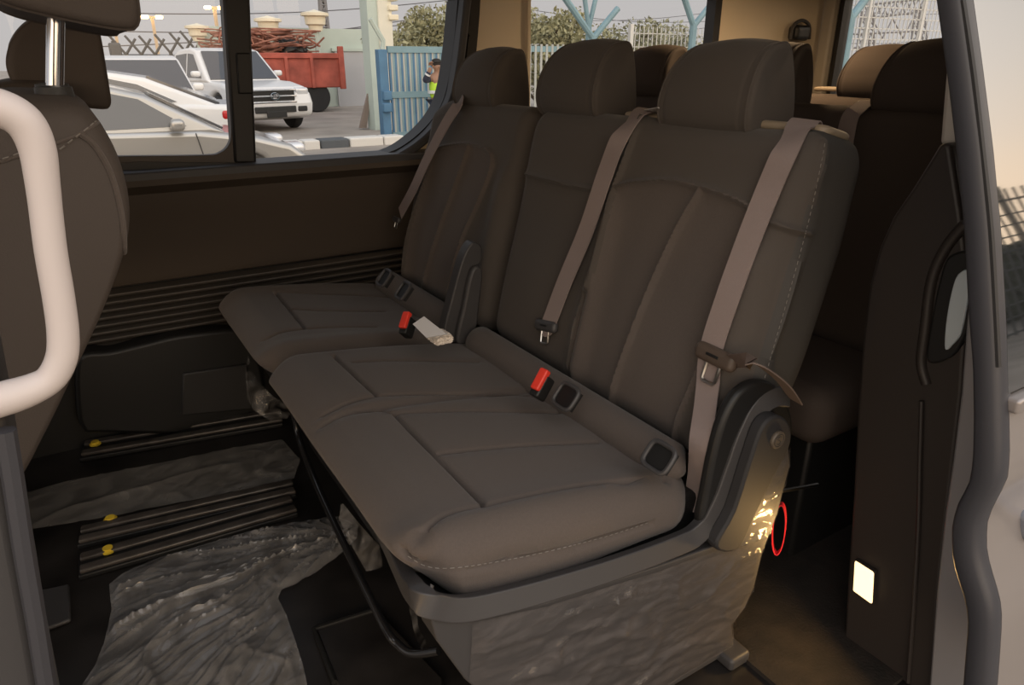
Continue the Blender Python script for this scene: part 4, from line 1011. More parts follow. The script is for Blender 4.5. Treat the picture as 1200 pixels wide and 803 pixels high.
gr = lump(t, 'grille', (2.44, 0, 0.78), (0.06, 0.52, 0.16), BLK, 0.03)
for z in (0.92, 0.79, 0.66): put('chrome_bar', G().rbox((2.48, -0.54, z-0.018), (2.54, 0.54, z+0.018), 0.012, (3, 6, 3)), CHR, gr)
c = np.array((2.56, 0, 0.79)); rg = [c+np.array((0, 0.10*math.cos(a), 0.075*math.sin(a))) for a in np.linspace(0, 2*math.pi, 25)]
em = put('emblem', G().tube(rg, 0.012, 6).tube([c+np.array(p) for p in ((0,0.06,0.04),(0,-0.04,0.04),(0,0.04,-0.04),(0,-0.06,-0.04))], 0.010, 6), CHR, gr)
lg = lump(t, 'lower_grille', (2.52, 0, 0.50), (0.03, 0.50, 0.07), BLK, 0.02); lump(t, 'number_plate', (2.55, 0, 0.40), (0.02, 0.24, 0.07), BLK, 0.01)
for sd in (1, -1):
    lump(t, 'headlamp', (2.32, sd*0.74, 0.86), (0.14, 0.17, 0.10), HLM, 0.06); lump(t, 'fog_lamp', (2.48, sd*0.68, 0.50), (0.05, 0.12, 0.06), BLK, 0.03)
    lump(t, 'door_handle', (-0.02, sd*0.92, 1.03), (0.10, 0.03, 0.02), CHR, 0.015); lump(t, 'bed_vent', (-1.9, sd*0.93, 0.92), (0.22, 0.02, 0.10), BLK, 0.02)
put('bed_floor', G().box((-2.55, -0.75, 1.09), (-1.1, 0.75, 1.125)), BLK, t)

# red dump trailer with scrap
RST = mat('rusty_red', (0.36, 0.085, 0.06), 0.75, var=0.35, vscale=2.5)
c0 = onY(345, 90, 23.9); c0[0] -= 0.55; t = thing('dump_truck', 'rusty red dump bed truck loaded with scrap beyond the white pickup', 'truck', (c0[0]-0.10, 24.2, GZ), rotz=math.radians(2))
zt_, zb_ = 1.74, 0.74
put('bed', G().box((-2.2, -1.0, zb_), (2.0, 1.0, zt_-0.1)), RST, t, bev=0.03)
put('top_rail', G().box((-2.25, -1.06, zt_-0.14), (2.06, -0.98, zt_+0.02)), RST, t, bev=0.02)
put('end_post', G().box((1.88, -1.08, zb_-0.05), (2.06, -0.96, zt_+0.22)), RST, t, bev=0.02)
for x in (-1.4, -0.6, 0.2, 1.0): put('side_rib', G().box((x-0.05, -1.07, zb_), (x+0.05, -1.0, zt_-0.1)), RST, t, bev=0.01)
put('chassis', G().box((-2.2, -0.5, 0.62), (1.6, 0.5, zb_)), BLK, t)
for x in (0.2, 1.1):
    for sd in (1, -1): wheel(t, x, sd*0.8, 0.46, 0.30, sd)
sc = tag(put('scrap_metal', None or (lambda g: [g.tube(smooth_path([(c0[0]-0.10+random.uniform(-2, 1.7), 24.2+random.uniform(-0.8, 0.6), GZ+zt_-0.1+random.uniform(0, 0.8)) for _ in range(4)] if i > 5 else [(c0[0]-1.2+0.5*math.cos(a+i)+0.1*i, 23.4+0.1*i, GZ+zt_+0.2+(0.55-0.05*i)*math.sin(a)) for a in np.linspace(0.1, 3.0, 6)], 5), random.uniform(0.018, 0.035), 5) for i in range(46)] and g)(G()), mat('scrap_rust', (0.30, 0.13, 0.09), 0.8, var=0.5, vscale=4)), 'tangle of rusty bent scrap pipes heaped in the red dump bed', 'scrap')
sc['kind'] = 'stuff'
tp = thing('tarpaulin', 'black tarpaulin heap on top of the scrap load', 'tarpaulin', (c0[0]+0.5, 24.1, GZ+zt_))
V, F = rbox((-0.4, -0.5, -0.1), (0.5, 0.5, 0.42), 0.2, (14, 10, 8)); V[:, 2] *= np.clip(1.05-0.55*np.abs(V[:, 0]+0.1), 0.2, 1); V += 0.08*(RNG.random(V.shape)-0.5)+np.array(tp.location); put('cover', G().add(V, F), BLK, tp)

# ---- pale green yard wall with lamp posts, gate pier
MINT = mat('mint_wall', (0.50, 0.58, 0.53), 0.85, var=0.08, vscale=0.7); GREYD = mat('grey_shutter', (0.44, 0.45, 0.47), 0.7, var=0.1, vscale=0.6)
PIER = mat('pier_cream', (0.72, 0.70, 0.60), 0.8, var=0.06, vscale=1.0); CAPC = mat('cap_cream', (0.80, 0.74, 0.58), 0.7)
ww = onY(300, 40, 27.0); we = onY(440, 25, 25.0)
bw = thing('yard_wall', 'pale mint green yard wall behind the trucks', 'wall', (ww[0]+3, 26.2, GZ)); bw['kind'] = 'structure'
put('wall', G().box((onY(234, 40, 26)[0], 26.0, GZ), (we[0]+0.6, 26.4, onY(360, 33, 26.0)[2])), MINT, bw)
sh = onY(392, 60, 25.9); sh2 = onY(437, 60, 25.9)
put('grey_door', G().box((sh[0], 25.9, GZ), (sh2[0]+0.6, 26.0, onY(410, 60, 25.9)[2])), GREYD, bw); put('lintel', G().box((sh[0]-0.1, 25.86, sh[2]), (sh2[0]+0.6, 26.0, sh[2]+0.10)), MINT, bw)
def lamp_post(px, pytop, Y, s=1.0, label=''):
    c = onY(px, pytop, Y); t = thing('pillar_lamp', label, 'lamp', (c[0], Y, GZ))
    k = Y/22*s
    put('cap', G().lathe([(0.001, 0), (0.10*k, -0.03*k), (0.42*k, -0.10*k), (0.42*k, -0.18*k), (0.32*k, -0.20*k), (0.30*k, -0.42*k), (0.22*k, -0.46*k), (0.20*k, -0.60*k), (0.001, -0.62*k)], c, 'z', 4 if False else 16), CAPC, t, ang=30)
    put('pole', G().tube([c-np.array([0, 0, 0.6*k]), (c[0], Y, GZ)], 0.09*k, 8), MINT, t)
lamp_post(313, 18, 25.5, 0.9, 'cream capped pillar lamp nearest the window divider')
lamp_post(368, 11, 25.2, 0.95, 'cream capped pillar lamp above the red dump bed')
lamp_post(230, 27, 25.8, 0.75, 'cream capped pillar lamp above the dark van')
pc = onY(444, 150, 16.6)
pr_ = thing('gate_pier', 'tall cream and pale green gate pier beside the blue gate', 'pillar', (pc[0], 16.6, GZ)); pr_['kind'] = 'structure'
xa, xb = onY(446, 60, 16.4)[0], onY(462, 60, 16.4)[0]
put('shaft', G().box((xa, 16.4, GZ), (xb, 16.9, 3.6)), PIER, pr_, bev=0.02); put('green_edge', G().box((xa-0.24, 16.45, GZ), (xa+0.0, 16.9, 3.6)), MINT, pr_)
for z in (2.35, 2.15, 1.95): put('moulding', G().box((xb-0.1, 16.34, z), (xb+0.14, 16.95, z+0.12)), CAPC, pr_, bev=0.02)
put('plinth', G().box((xa-0.05, 16.3, GZ), (xb+0.05, 16.95, GZ+0.15)), PIER, pr_)
# prop leaning on the pier
pb = thing('scrap_board', 'weathered board leaning against the foot of the gate pier', 'board', tuple(onY(428, 148, 16.9)))
put('plank', G().panel([onY(*p, 16.8) for p in ((421,150),(429,150),(434,112),(431,108))], 0.08), mat('old_wood', (0.25, 0.20, 0.17), 0.9), pb)
# kerb stones, black and white
kx = [330, 352, 372, 406, 446, 470]
KB = mat('kerb_black', (0.09, 0.10, 0.11), 0.8); KW = mat('kerb_white', (0.68, 0.66, 0.62), 0.8)
for i in range(5):
    a, b = onY(kx[i], 163, 13.6), onY(kx[i+1], 163, 13.6)
    o = tag(put('kerb_stone', G().rbox((a[0]+0.01, 13.42, GZ-0.05), (b[0]-0.01, 13.82, GZ+0.16), 0.03, (6, 4, 4)), KB if i in (2,) else KW), ('black painted kerb stone' if i == 2 else 'white painted kerb stone') + ' before the yard gate', 'kerb stone', 'kerb stones by the gate')
    o['label'] = ['white painted kerb stone by the silver saloon nose', 'white painted kerb stone touching the black one on its pickup side', 'black painted kerb stone below the red dump bed', 'white painted kerb stone between the black one and the gate pier', 'white painted kerb stone at the foot of the blue gate post'][i]

# ---- blue gate, palisade fence, Y posts
BLU = mat('gate_blue', (0.08, 0.19, 0.32), 0.55, var=0.15, vscale=3); PBL = mat('pale_blue', (0.20, 0.32, 0.37), 0.6, var=0.1, vscale=3); PWB = mat('pale_bar', (0.42, 0.44, 0.42), 0.6); MSH = mat('mesh_white', (0.62, 0.62, 0.60), 0.6)
YG = 14.0
gp = thing('gate_post', 'bright blue steel post that hinges the yard gate', 'post', tuple(onY(448, 160, YG)[:2]) + (GZ,))
xa, xb = onY(444, 100, YG)[0], onY(454, 100, YG)[0]; ztop = onY(449, 58, YG)[2]
put('post', G().box((xa, YG-0.1, GZ), (xb, YG+0.1, ztop)), BLU, gp, bev=0.01)
put('barb_arm', G().tube([onY(448, 58, YG), onY(449, 48, YG), onY(434, 22, YG)], 0.05, 6), MINT, gp)
for y in (112, 126): c = onY(453, y, YG-0.1); put('hinge', G().rbox(c-0.09, c+0.09, 0.03, (3, 3, 3)), BLU, gp)
ga = thing('yard_gate', 'blue barred steel yard gate beside its blue post', 'gate', tuple(onY(490, 165, YG)[:2]) + (GZ+0.1,))
xa, xb = onY(456, 100, YG)[0], onY(540, 100, YG)[0]; zt2 = onY(470, 58, YG)[2]; zm = onY(470, 111, YG)[2]; zb2 = onY(470, 158, YG)[2]
for z in (zt2, zm, zb2): put('rail', G().box((xa, YG-0.04, z-0.06), (xb, YG+0.04, z+0.06)), PBL, ga)
for i, x in enumerate(np.linspace(xa+0.04, xb, 38)): put('bar', G().box((x-0.020, YG-0.02, zb2), (x+0.020, YG+0.02, zt2)), (BLU, PWB, PBL)[i*7 % 3], ga)
put('lower_sheet', G().box((xa+0.1, YG+0.03, zm-0.75), (xb, YG+0.06, zm-0.1)), PBL, ga)
pfc = thing('palisade_fence', 'pale blue-grey palisade fence seen through the rear side window', 'fence', tuple(onY(640, 110, YG)[:2]) + (GZ,))
xa, xb = onY(600, 60, YG)[0], onY(735, 60, YG)[0]; zt3 = onY(650, 52, YG)[2]
for z in (zt3-0.1, GZ+0.3): put('rail', G().box((xa, YG-0.03, z-0.06), (xb, YG+0.03, z+0.06)), PBL, pfc)
for x in np.arange(xa, xb, 0.15): put('pale', G().box((x-0.026, YG-0.04, GZ+0.1), (x+0.026, YG-0.02, zt3)), PWB, pfc)
def mesh_fence(name, label, xa, xb, Y, zt, m, sx=0.12, sz=0.12, r=0.012):
    t = thing(name, label, 'fence', ((xa+xb)/2, Y, GZ)); g = G()
    for x in np.arange(xa, xb, sx): g.box((x-r, Y-r, GZ), (x+r, Y+r, zt))
    for z in np.arange(GZ+0.05, zt, sz): g.box((xa, Y-r, z-r), (xb, Y+r, z+r))
    put('mesh', g, m, t, smooth=False)
    for x in np.linspace(xa, xb, max(2, int((xb-xa)/2.8)+1)): put('post', G().box((x-0.05, Y-0.05, GZ), (x+0.05, Y+0.05, zt+0.05)), m, t)
    return t
xa, xb = onY(738, 60, YG)[0], onY(848, 60, YG)[0]
mesh_fence('mesh_fence', 'white welded mesh fence beyond the rear side window', xa, xb, YG, onY(780, 32, YG)[2], MSH, 0.14, 0.30, 0.008)
mesh_fence('mesh_fence', 'tall wire mesh fence seen through the tailgate window', 18.5, 33, YG, 3.2, MSH, 0.22, 0.30, 0.014)
def y_post(px, pyfork, Y, l, r, label, w=0.10):
    c = onY(px, pyfork, Y); t = thing('fence_post', label, 'post', (c[0], Y, GZ))
    put('shaft', G().tube([c, (c[0], Y, GZ)], w, 8), PBL, t)
    put('barb_arm', G().tube([c-np.array([0, 0, 0.05]), onY(*l, Y)], w*0.8, 8), PBL, t); put('barb_arm', G().tube([c-np.array([0, 0, 0.05]), onY(*r, Y)], w*0.8, 8), PBL, t)
    return t
y_post(695, 42, YG-0.3, (660, -5), (724, 10), 'pale blue forked fence post beyond the rear side window, the wider fork', 0.09)
y_post(690, 30, YG+0.5, (684, -10), (700, -10), 'thin pale blue post just behind the wider forked one', 0.07)
y_post(813, 28, YG-0.3, (800, -8), (834, 4), 'pale blue forked fence post near the edge of the rear side window', 0.09)
y_post(997, 20, YG-0.3, (988, -12), (1018, -6), 'pale blue forked fence post seen through the tailgate window', 0.14)

# barbed-wire V arms on the far yard fence
DKM = mat('dark_metal', (0.10, 0.10, 0.10), 0.7)
for i, (px, py) in enumerate([(148,64),(166,64),(182,64),(200,62),(217,60),(229,58)]):
    c = onY(px, py, 27); t = thing('barbed_wire_bracket', ['first', 'second', 'third', 'fourth', 'fifth', 'last'][i] + ' V-shaped barbed wire bracket counting from the glowing lamp toward the pillar lamp', 'bracket', tuple(c), group='barbed wire brackets on the far fence')
    k = 27/819*1.3
    for q in ((-9, 13), (8, 11)): put('arm', G().tube([c, c+np.array([q[0]*k, 0, q[1]*k])], 0.04, 5), DKM, t)
    put('stub', G().tube([c, (c[0], 27, GZ)], 0.06, 5), DKM, t)
bt = tag(put('far_fence', G().box((onY(100,64,27.2)[0], 27.1, GZ), (onY(236,64,27.2)[0], 27.2, onY(190,65,27.2)[2])), mat('far_fence', (0.30, 0.27, 0.25), 0.9)), 'low dull boundary fence under the barbed wire brackets', 'fence')
# sodium street lamps, lit
GLOW = mat('sodium_glow', (1, 0.8, 0.5), 0.4, emit=((1.0, 0.62, 0.22), 14))
for (px, py, Y, lab) in ((133, 27, 55, 'lit twin-head street lamp nearest the front headrest'), (178, 20, 52, 'lit twin-head street lamp in the middle of the sliding pane'), (251, 9, 46, 'tallest lit twin-head street lamp beside the window divider')):
    c = onY(px, py, Y); t = thing('street_lamp', lab, 'street lamp', (c[0], Y, GZ)); k = Y/819*1.25
    put('pole', G().tube([c, (c[0], Y, GZ)], 0.10, 6), mat('lamp_pole', (0.55, 0.42, 0.28), 0.6), t)
    put('cross_arm', G().tube([c-np.array([5*k, 0, 0]), c+np.array([5*k, 0, 0])], 0.07, 6), MATS['lamp_pole'], t)
    for q in (-5, 5): put('lamp_head', G().rbox(c+np.array([q*k-2.6*k, -0.2, -1.2*k]), c+np.array([q*k+2.6*k, 0.2, 1.2*k]), 0.08, (4, 4, 4)), GLOW, t)
# dark signal box in front of the yard fence
c = onY(133, 48, 26); t = thing('signal_mast', 'dark signal lights box on a mast by the barbed wire', 'signal', (c[0], 26, GZ))
for z in (0.35, -0.25): put('lamp_box', G().rbox(c+np.array([-0.16, -0.2, z-0.2]), c+np.array([0.16, 0.2, z+0.2]), 0.06, (4, 4, 4)), DKM, t)
put('mast', G().tube([c, (c[0], 26, GZ)], 0.08, 6), DKM, t)

# lattice pylons
def pylon(label, px, pytop, pybase, Y, wpx):
    a, b = onY(px, pytop, Y), onY(px, pybase, Y); W2 = wpx*Y/819*0.6; t = thing('pylon', label, 'pylon', (b[0], Y, GZ)); g = G(); H = a[2]-GZ
    def corner(k, q): s_ = W2*(1-0.55*k); return np.array((b[0]+q[0]*s_, Y+q[1]*s_, GZ+H*k))
    n = 9
    for q in ((-1,-1),(1,-1),(1,1),(-1,1)): g.tube([corner(0, q), corner(1, q)], 0.09*Y/50, 4)
    for i in range(n):
        for q, r in (((-1,-1),(1,-1)),((1,-1),(1,1)),((1,1),(-1,1)),((-1,1),(-1,-1))):
            g.tube([corner(i/n, q), corner((i+1)/n, r)], 0.05*Y/50, 4); g.tube([corner(i/n, r), corner((i+1)/n, q)], 0.05*Y/50, 4); g.tube([corner((i+1)/n, q), corner((i+1)/n, r)], 0.05*Y/50, 4)
    put('lattice_frame', g, mat('pylon_grey', (0.22, 0.22, 0.23), 0.7), t, smooth=False); return t
pylon('lattice pylon rising behind the cream capped lamps', 383, -20, 60, 60, 8)
# gantry of lattice beams seen through the tailgate window
YGA = 26.0
t = thing('lattice_gantry', 'grey lattice substation gantry seen through the tailgate window', 'gantry', tuple(onY(1040, 60, YGA)[:2]) + (GZ,))
def lattice(p, q, w, n, up=(0, 0, 1)):
    g = G(); p, q = np.array(p), np.array(q); u = np.array(up, float)*w/2
    g.tube([p+u, q+u], 0.06, 4); g.tube([p-u, q-u], 0.06, 4)
    for i in range(n):
        a, b = p+(q-p)*i/n, p+(q-p)*(i+1)/n; g.tube([a+u, b-u], 0.04, 4); g.tube([a-u, b+u], 0.04, 4)
    return g
PG = MATS['pylon_grey']
put('beam', lattice(onY(1012, 14, YGA), onY(1082, 6, YGA), 0.7, 10), PG, t, smooth=False)
for (a, b) in (((1013,14),(1005,75)),((1020,14),(1022,75)),((1075,8),(1068,75)),((1080,8),(1086,75))): put('leg', lattice(onY(*a, YGA), onY(*b, YGA), 0.5, 8, (1, 0, 0)), PG, t, smooth=False)
for (a, b) in (((1022,22),(1034,45)),((1034,45),(1046,22)),((1046,22),(1058,45)),((1058,45),(1072,18)),((1000,40),(1090,36)),((1000,56),(1090,52))): put('brace', G().tube([onY(*a, YGA), onY(*b, YGA)], 0.05, 4), PG, t)
# overhead wires
WIR = mat('wire', (0.12, 0.12, 0.13), 0.7)
for i, (a, b, Y, lab) in enumerate([((110,15),(545,-2),60,'highest power line across the front side window'),((110,36),(545,22),60,'power line just above the barbed wire'),((110,55),(545,12),60,'slanting power line crossing the pillar lamps'),((425,30),(545,26),45,'power line over the gate'),((425,38),(545,44),45,'lower power line over the gate'),
    ((600,8),(850,24),40,'upper power line in the rear side window'),((600,20),(850,12),40,'crossing power line in the rear side window'),((600,34),(850,30),40,'lowest power line in the rear side window'),((970,8),(1130,14),40,'upper power line in the tailgate window'),((970,50),(1130,40),40,'lower power line in the tailgate window')]):
    Y = Y-2.5-i*1.3 if Y > 50 else Y+i*1.3
    p, q = onY(*a, Y), onY(*b, Y); P = [p+(q-p)*s - np.array([0, 0, 0.5*math.sin(math.pi*s)]) for s in np.linspace(0, 1, 14)]
    tag(put('power_line', G().tube(P, 0.035 if Y > 50 else 0.022, 4), WIR), lab, 'cable')

# bushes: branches and a cloud of leaves
LEA = mat('leaf', (0.33, 0.32, 0.19), 0.8, var=0.4, vscale=3)
LEB = mat('leaf_pale', (0.30, 0.30, 0.20), 0.8, var=0.3, vscale=3)
def bush(label, px0, px1, pytop, Y, m, n=2600, zb=GZ, leaf=0.075):
    a, b = onY(px0, pytop, Y), onY(px1, pytop, Y); cx, hw = (a[0]+b[0])/2, (b[0]-a[0])/2; H = a[2]-zb
    t = thing('bush', label, 'tree', (cx, Y, zb))
    g = G(); r = np.random.default_rng(int(px0)); V = []; F = []
    cl = r.random((60, 3)); cl[:, 0] = cx+hw*(cl[:, 0]*2-1)*0.95; cl[:, 1] = Y+1.2*(cl[:, 1]*2-1); cl[:, 2] = zb+H*(0.30+0.62*cl[:, 2])*(1-0.12*((cl[:, 0]-cx)/hw)**2)
    for i in range(n):
        c = cl[r.integers(60)]; d = r.normal(size=3); d /= np.linalg.norm(d); p = c+d*np.array([hw*0.26, 0.8, H*0.16])*r.random()**0.4
        u = r.normal(size=3); u /= np.linalg.norm(u); v = np.cross(u, r.normal(size=3)); v /= np.linalg.norm(v); s_ = leaf*(0.6+0.8*r.random())
        k = len(V); V += [p-u*s_, p+v*s_*0.5, p+u*s_, p-v*s_*0.5]; F.append((k, k+1, k+2, k+3))
    put('foliage', G().add(V, F), m, t, smooth=False)
    g = G()
    for c in cl[:14]: g.tube(smooth_path([(cx+hw*0.2*(r.random()-0.5), Y, zb), ((cx+c[0])/2, Y, (zb+c[2])/2-0.1*H), c], 4), [0.05]*8+[0.02], 5)
    put('branches', g, mat('bark', (0.09, 0.07, 0.05), 0.9), t)
bush('olive green thorny tree behind the blue gate', 446, 560, 4, 20.0, LEA, 9000)
bush('green bush behind the palisade fence beside the cream pillar', 615, 690, 14, 19.0, LEA, 7000)
bush('pale dusty green tree behind the white mesh fence', 715, 800, 22, 20.0, LEB, 7000)
bush('pale scrub behind the forked post', 790, 850, 40, 21.0, LEB, 4000)

# ---- gatekeeper in a hi-vis vest, half hidden by the window frame
def skin(name, pts, edges, rad, m, parent=None, sub=2):
    me = bpy.data.meshes.new(name); off = np.array(parent.location) if parent is not None else np.zeros(3)
    me.from_pydata([tuple(np.array(p)-off) for p in pts], edges, []); o = bpy.data.objects.new(name, me); C.objects.link(o)
    s_ = o.modifiers.new('skin', 'SKIN'); s_.use_smooth_shade = True
    for v, r_ in zip(me.skin_vertices[0].data, rad): v.radius = (r_, r_) if np.isscalar(r_) else r_
    me.skin_vertices[0].data[0].use_root = True
    q = o.modifiers.new('s', 'SUBSURF'); q.levels = sub; q.render_levels = sub
    me.materials.append(m)
    if parent is not None: o.parent = parent
    return o
HV = mat('hivis', (0.50, 0.78, 0.06), 0.6); SKN = mat('skin', (0.30, 0.17, 0.11), 0.6); NAV = mat('navy', (0.03, 0.035, 0.06), 0.8); HAI = mat('hair', (0.015, 0.012, 0.01), 0.7); REF = mat('reflective', (0.7, 0.72, 0.74), 0.3)
YP = 13.4
b = onY(513, 100, YP); bx_, by_ = b[0], YP
pe = thing('person', 'person in yellow-green vest and dark sleeves raising an arm at the blue gate', 'person', (bx_, by_, GZ))
def P_(x, y, z): return (bx_+x*0.86, by_+y*0.86, GZ+z*0.86)
pts = [P_(0,0,0.95),P_(0,0,1.12),P_(0,0,1.32),P_(0,0,1.45),P_(0,-0.01,1.53),P_(0,-0.02,1.62),P_(0,-0.02,1.72),
       P_(-0.19,0,1.42),P_(-0.36,-0.05,1.36),P_(-0.26,-0.14,1.58),P_(-0.24,-0.15,1.66), P_(0.19,0,1.42),P_(0.26,0,1.15),P_(0.27,-0.08,0.92),P_(0.27,-0.1,0.84),
       P_(-0.1,0,0.88),P_(-0.11,-0.01,0.5),P_(-0.12,0,0.09),P_(-0.12,-0.16,0.04), P_(0.1,0,0.88),P_(0.11,-0.01,0.5),P_(0.12,0,0.09),P_(0.12,-0.16,0.04)]
ed = [(0,1),(1,2),(2,3),(3,4),(4,5),(5,6),(3,7),(7,8),(8,9),(9,10),(3,11),(11,12),(12,13),(13,14),(0,15),(15,16),(16,17),(17,18),(0,19),(19,20),(20,21),(21,22)]
rd = [0.14,0.13,0.15,0.10,0.055,0.085,0.09,0.07,0.05,0.038,0.04,0.07,0.05,0.038,0.04,0.09,0.062,0.045,0.04,0.09,0.062,0.045,0.04]
body = skin('body', pts, ed, rd, SKN, pe)
skin('vest', [P_(0,0,0.92),P_(0,0,1.12),P_(0,0,1.32),P_(0,0,1.46)], [(0,1),(1,2),(2,3)], [(0.19,0.15),(0.18,0.14),(0.20,0.155),(0.13,0.10)], HV, pe)
put('vest_band', G().lathe([(0.205, -0.03), (0.205, 0.03), (0.19, 0.03), (0.19, -0.03)], P_(0,0,1.12), 'z', 20), REF, pe)
skin('sleeve', [pts[7],pts[8],pts[9]], [(0,1),(1,2)], [0.085,0.062,0.05], NAV, pe); skin('sleeve', [pts[11],pts[12],pts[13]], [(0,1),(1,2)], [0.085,0.062,0.05], NAV, pe)
put('cuff_band', G().tube([np.array(pts[8])*0.45+np.array(pts[9])*0.55, np.array(pts[8])*0.3+np.array(pts[9])*0.7], 0.058, 10), REF, pe)
skin('trousers', [P_(0,0,0.95),P_(-0.1,0,0.86),P_(-0.11,-0.01,0.5),P_(-0.12,0,0.1),P_(0.1,0,0.86),P_(0.11,-0.01,0.5),P_(0.12,0,0.1)], [(0,1),(1,2),(2,3),(0,4),(4,5),(5,6)], [0.155,0.105,0.08,0.065,0.105,0.08,0.065], NAV, pe)
V, F = rbox((-0.10, -0.11, -0.11), (0.10, 0.11, 0.08), 0.09, (8, 8, 8)); V = V[:, :]; k_ = V.copy(); k_[:, 1] += 0.02*(k_[:, 2] < 0)+0.02; put('hair', G().add(k_+np.array(P_(0, 0.005, 1.75)), F), HAI, pe)
put('nose', G().rbox(np.array(P_(-0.015,-0.135,1.63)), np.array(P_(0.015,-0.09,1.68)), 0.01, (3,3,3)), SKN, pe)
for sx in (-1, 1): put('ear', G().rbox(np.array(P_(sx*0.095-0.012,-0.03,1.62)), np.array(P_(sx*0.095+0.012,0.02,1.69)), 0.01, (3,3,3)), SKN, pe)
hc_ = np.array(pts[10])
for i in range(4): put('finger', G().tube(smooth_path([hc_+np.array((0.02*(i-1.5), 0, 0.03)), hc_+np.array((0.022*(i-1.5), -0.02, 0.07)), hc_+np.array((0.02*(i-1.5), -0.05, 0.085+0.008*(i % 3)))], 3), 0.010, 6), SKN, pe)
put('thumb', G().tube([hc_+np.array((0.03, 0, 0)), hc_+np.array((0.06, -0.02, 0.03))], 0.011, 6), SKN, pe)
# ---- behind the photographer: the wire fence the door glass mirrors
fm = mesh_fence('mesh_fence', 'wire fence mirrored in the sliding door window', 2.5, 22, -6.0, 3.0, MATS['dark_metal'], 0.35, 0.35, 0.02)

V, F = rbox((6, -10, GZ), (34, -8.2, 1.7), 0.5, (120, 8, 14)); V = V+0.25*(RNG.random(V.shape)-0.5)
hg = tag(put('added_hedge', G().add(V, F), mat('added_hedge_green', (0.07, 0.075, 0.05), 0.9), smooth=False), 'dark green bank added low for the sliding door window to mirror', 'added_hedge'); hg['kind'] = 'stuff'  # unseen, added so the door glass mirrors something dark
# ================================================================== light
w = bpy.data.worlds.new('dusk_sky'); S.world = w; w.use_nodes = True; nt = w.node_tree; n = nt.nodes; n.clear(); L_ = nt.links.new
o = n.new('ShaderNodeOutputWorld'); bg = n.new('ShaderNodeBackground'); tc = n.new('ShaderNodeTexCoord'); sp = n.new('ShaderNodeSeparateXYZ'); L_(tc.outputs['Generated'], sp.inputs[0])
def ramp(pos):
    r = n.new('ShaderNodeValToRGB'); r.color_ramp.interpolation = 'EASE'
    while len(r.color_ramp.elements) < len(pos): r.color_ramp.elements.new(0.5)
    for e, (p, c) in zip(r.color_ramp.elements, pos): e.position = p; e.color = (*c, 1)
    return r
mp = n.new('ShaderNodeMapRange'); mp.inputs['From Min'].default_value = -0.1; mp.inputs['From Max'].default_value = 1.0; L_(sp.outputs['Z'], mp.inputs['Value'])
far = ramp([(0.0, (0.50, 0.46, 0.43)), (0.12, (0.56, 0.53, 0.52)), (0.3, (0.52, 0.52, 0.54)), (1.0, (0.46, 0.50, 0.58))])
near = ramp([(0.0, (0.80, 0.55, 0.32)), (0.15, (1.10, 0.82, 0.55)), (0.4, (0.95, 0.84, 0.72)), (1.0, (0.70, 0.72, 0.78))])
L_(mp.outputs[0], far.inputs[0]); L_(mp.outputs[0], near.inputs[0])
my = n.new('ShaderNodeMapRange'); my.inputs['From Min'].default_value = 0.25; my.inputs['From Max'].default_value = -0.6; my.interpolation_type = 'SMOOTHSTEP'; L_(sp.outputs['Y'], my.inputs['Value'])
mx = n.new('ShaderNodeMix'); mx.data_type = 'RGBA'; L_(my.outputs[0], mx.inputs['Factor']); L_(far.outputs[0], mx.inputs['A']); L_(near.outputs[0], mx.inputs['B'])
st = n.new('ShaderNodeMapRange'); st.inputs['To Min'].default_value = 1.0; st.inputs['To Max'].default_value = 2.3; L_(my.outputs[0], st.inputs['Value'])
L_(mx.outputs['Result'], bg.inputs['Color']); L_(st.outputs[0], bg.inputs['Strength']); L_(bg.outputs[0], o.inputs['Surface'])
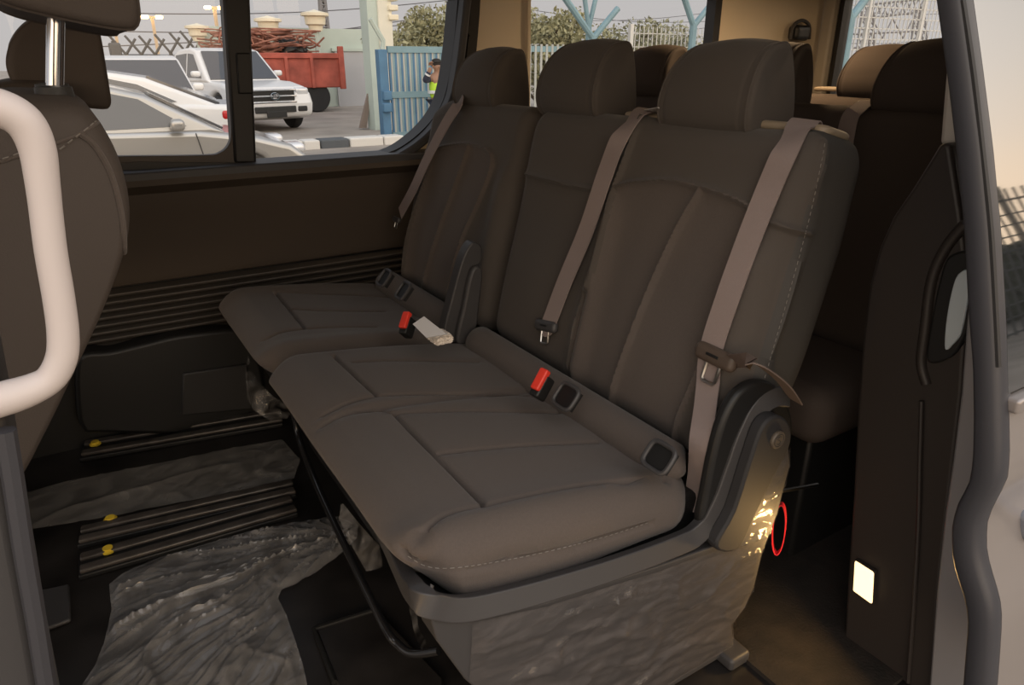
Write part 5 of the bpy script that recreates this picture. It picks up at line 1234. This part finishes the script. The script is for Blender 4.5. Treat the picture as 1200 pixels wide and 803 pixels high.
# the van's warm dome lamps
def dome(x, y, lab, e):
    warm = x > 1
    t = thing('dome_lamp', lab, 'lamp', (x, y, 1.44))
    put('housing', G().rbox((x-0.09, y-0.06, 1.432), (x+0.09, y+0.06, 1.452), 0.01, (6, 6, 3)), WHT, t)
    put('lens', G().rbox((x-0.07, y-0.045, 1.425), (x+0.07, y+0.045, 1.434), 0.004, (4, 4, 3)), mat('dome_lens', (1, 0.9, 0.75), 0.4, emit=((1.0, 0.66, 0.30), 5)), t)
    l = bpy.data.lights.new('dome_light', 'AREA'); l.shape = 'RECTANGLE'; l.size = 0.14; l.size_y = 0.09; l.energy = e; l.color = (1.0, 0.68, 0.38) if warm else (1.0, 0.87, 0.76)
    ob = bpy.data.objects.new('dome_light', l); C.objects.link(ob); ob.location = (x, y, 1.42)
dome(2.12, 1.75, 'warm dome lamp in the headliner above the rearmost headrests', 5.5)
dome(2.75, 1.35, 'warm dome lamp in the headliner by the tailgate window', 3)
l = bpy.data.lights.new('courtesy_light', 'AREA'); l.shape = 'RECTANGLE'; l.size = 0.03; l.size_y = 0.05; l.energy = 0.9; l.color = (1.0, 0.6, 0.22)
ob = bpy.data.objects.new('courtesy_light', l); C.objects.link(ob); c = onX(1012, 682, XJ-0.03); ob.location = c; ob.rotation_euler = Vector((1, -0.35, 0.0)).to_track_quat('Z', 'Y').to_euler()
# unseen courtesy lamp added low on the front pillar to rake the film
lt2 = thing('courtesy_lamp', 'unseen courtesy lamp added low on the front door pillar', 'lamp', (-0.09, 0.60, 0.30))
put('bezel', G().rbox((-0.098, 0.575, 0.27), (-0.085, 0.625, 0.33), 0.005, (3, 3, 3)), JM, lt2); put('lens', G().rbox((-0.088, 0.58, 0.275), (-0.080, 0.62, 0.325), 0.003, (3, 3, 3)), LAMP, lt2)
l = bpy.data.lights.new('courtesy_light', 'AREA'); l.shape = 'RECTANGLE'; l.size = 0.05; l.size_y = 0.04; l.energy = 1.1; l.color = (1.0, 0.64, 0.30)
ob = bpy.data.objects.new('courtesy_light', l); C.objects.link(ob); ob.location = (-0.07, 0.60, 0.30); ob.rotation_euler = Vector((-0.45, -0.8, 0.35)).to_track_quat('Z', 'Y').to_euler()
# view
S.view_settings.view_transform = 'Standard'; S.view_settings.look = 'None'; S.view_settings.gamma = 1.0; S.view_settings.use_curve_mapping = False
S.view_settings.exposure = 0.0
S.cycles.use_denoising = True; S.cycles.max_bounces = 8; S.cycles.transparent_max_bounces = 12; S.cycles.caustics_reflective = False; S.cycles.caustics_refractive = False
for o_ in list(bpy.data.objects):
    if '_local' in o_: del o_['_local']
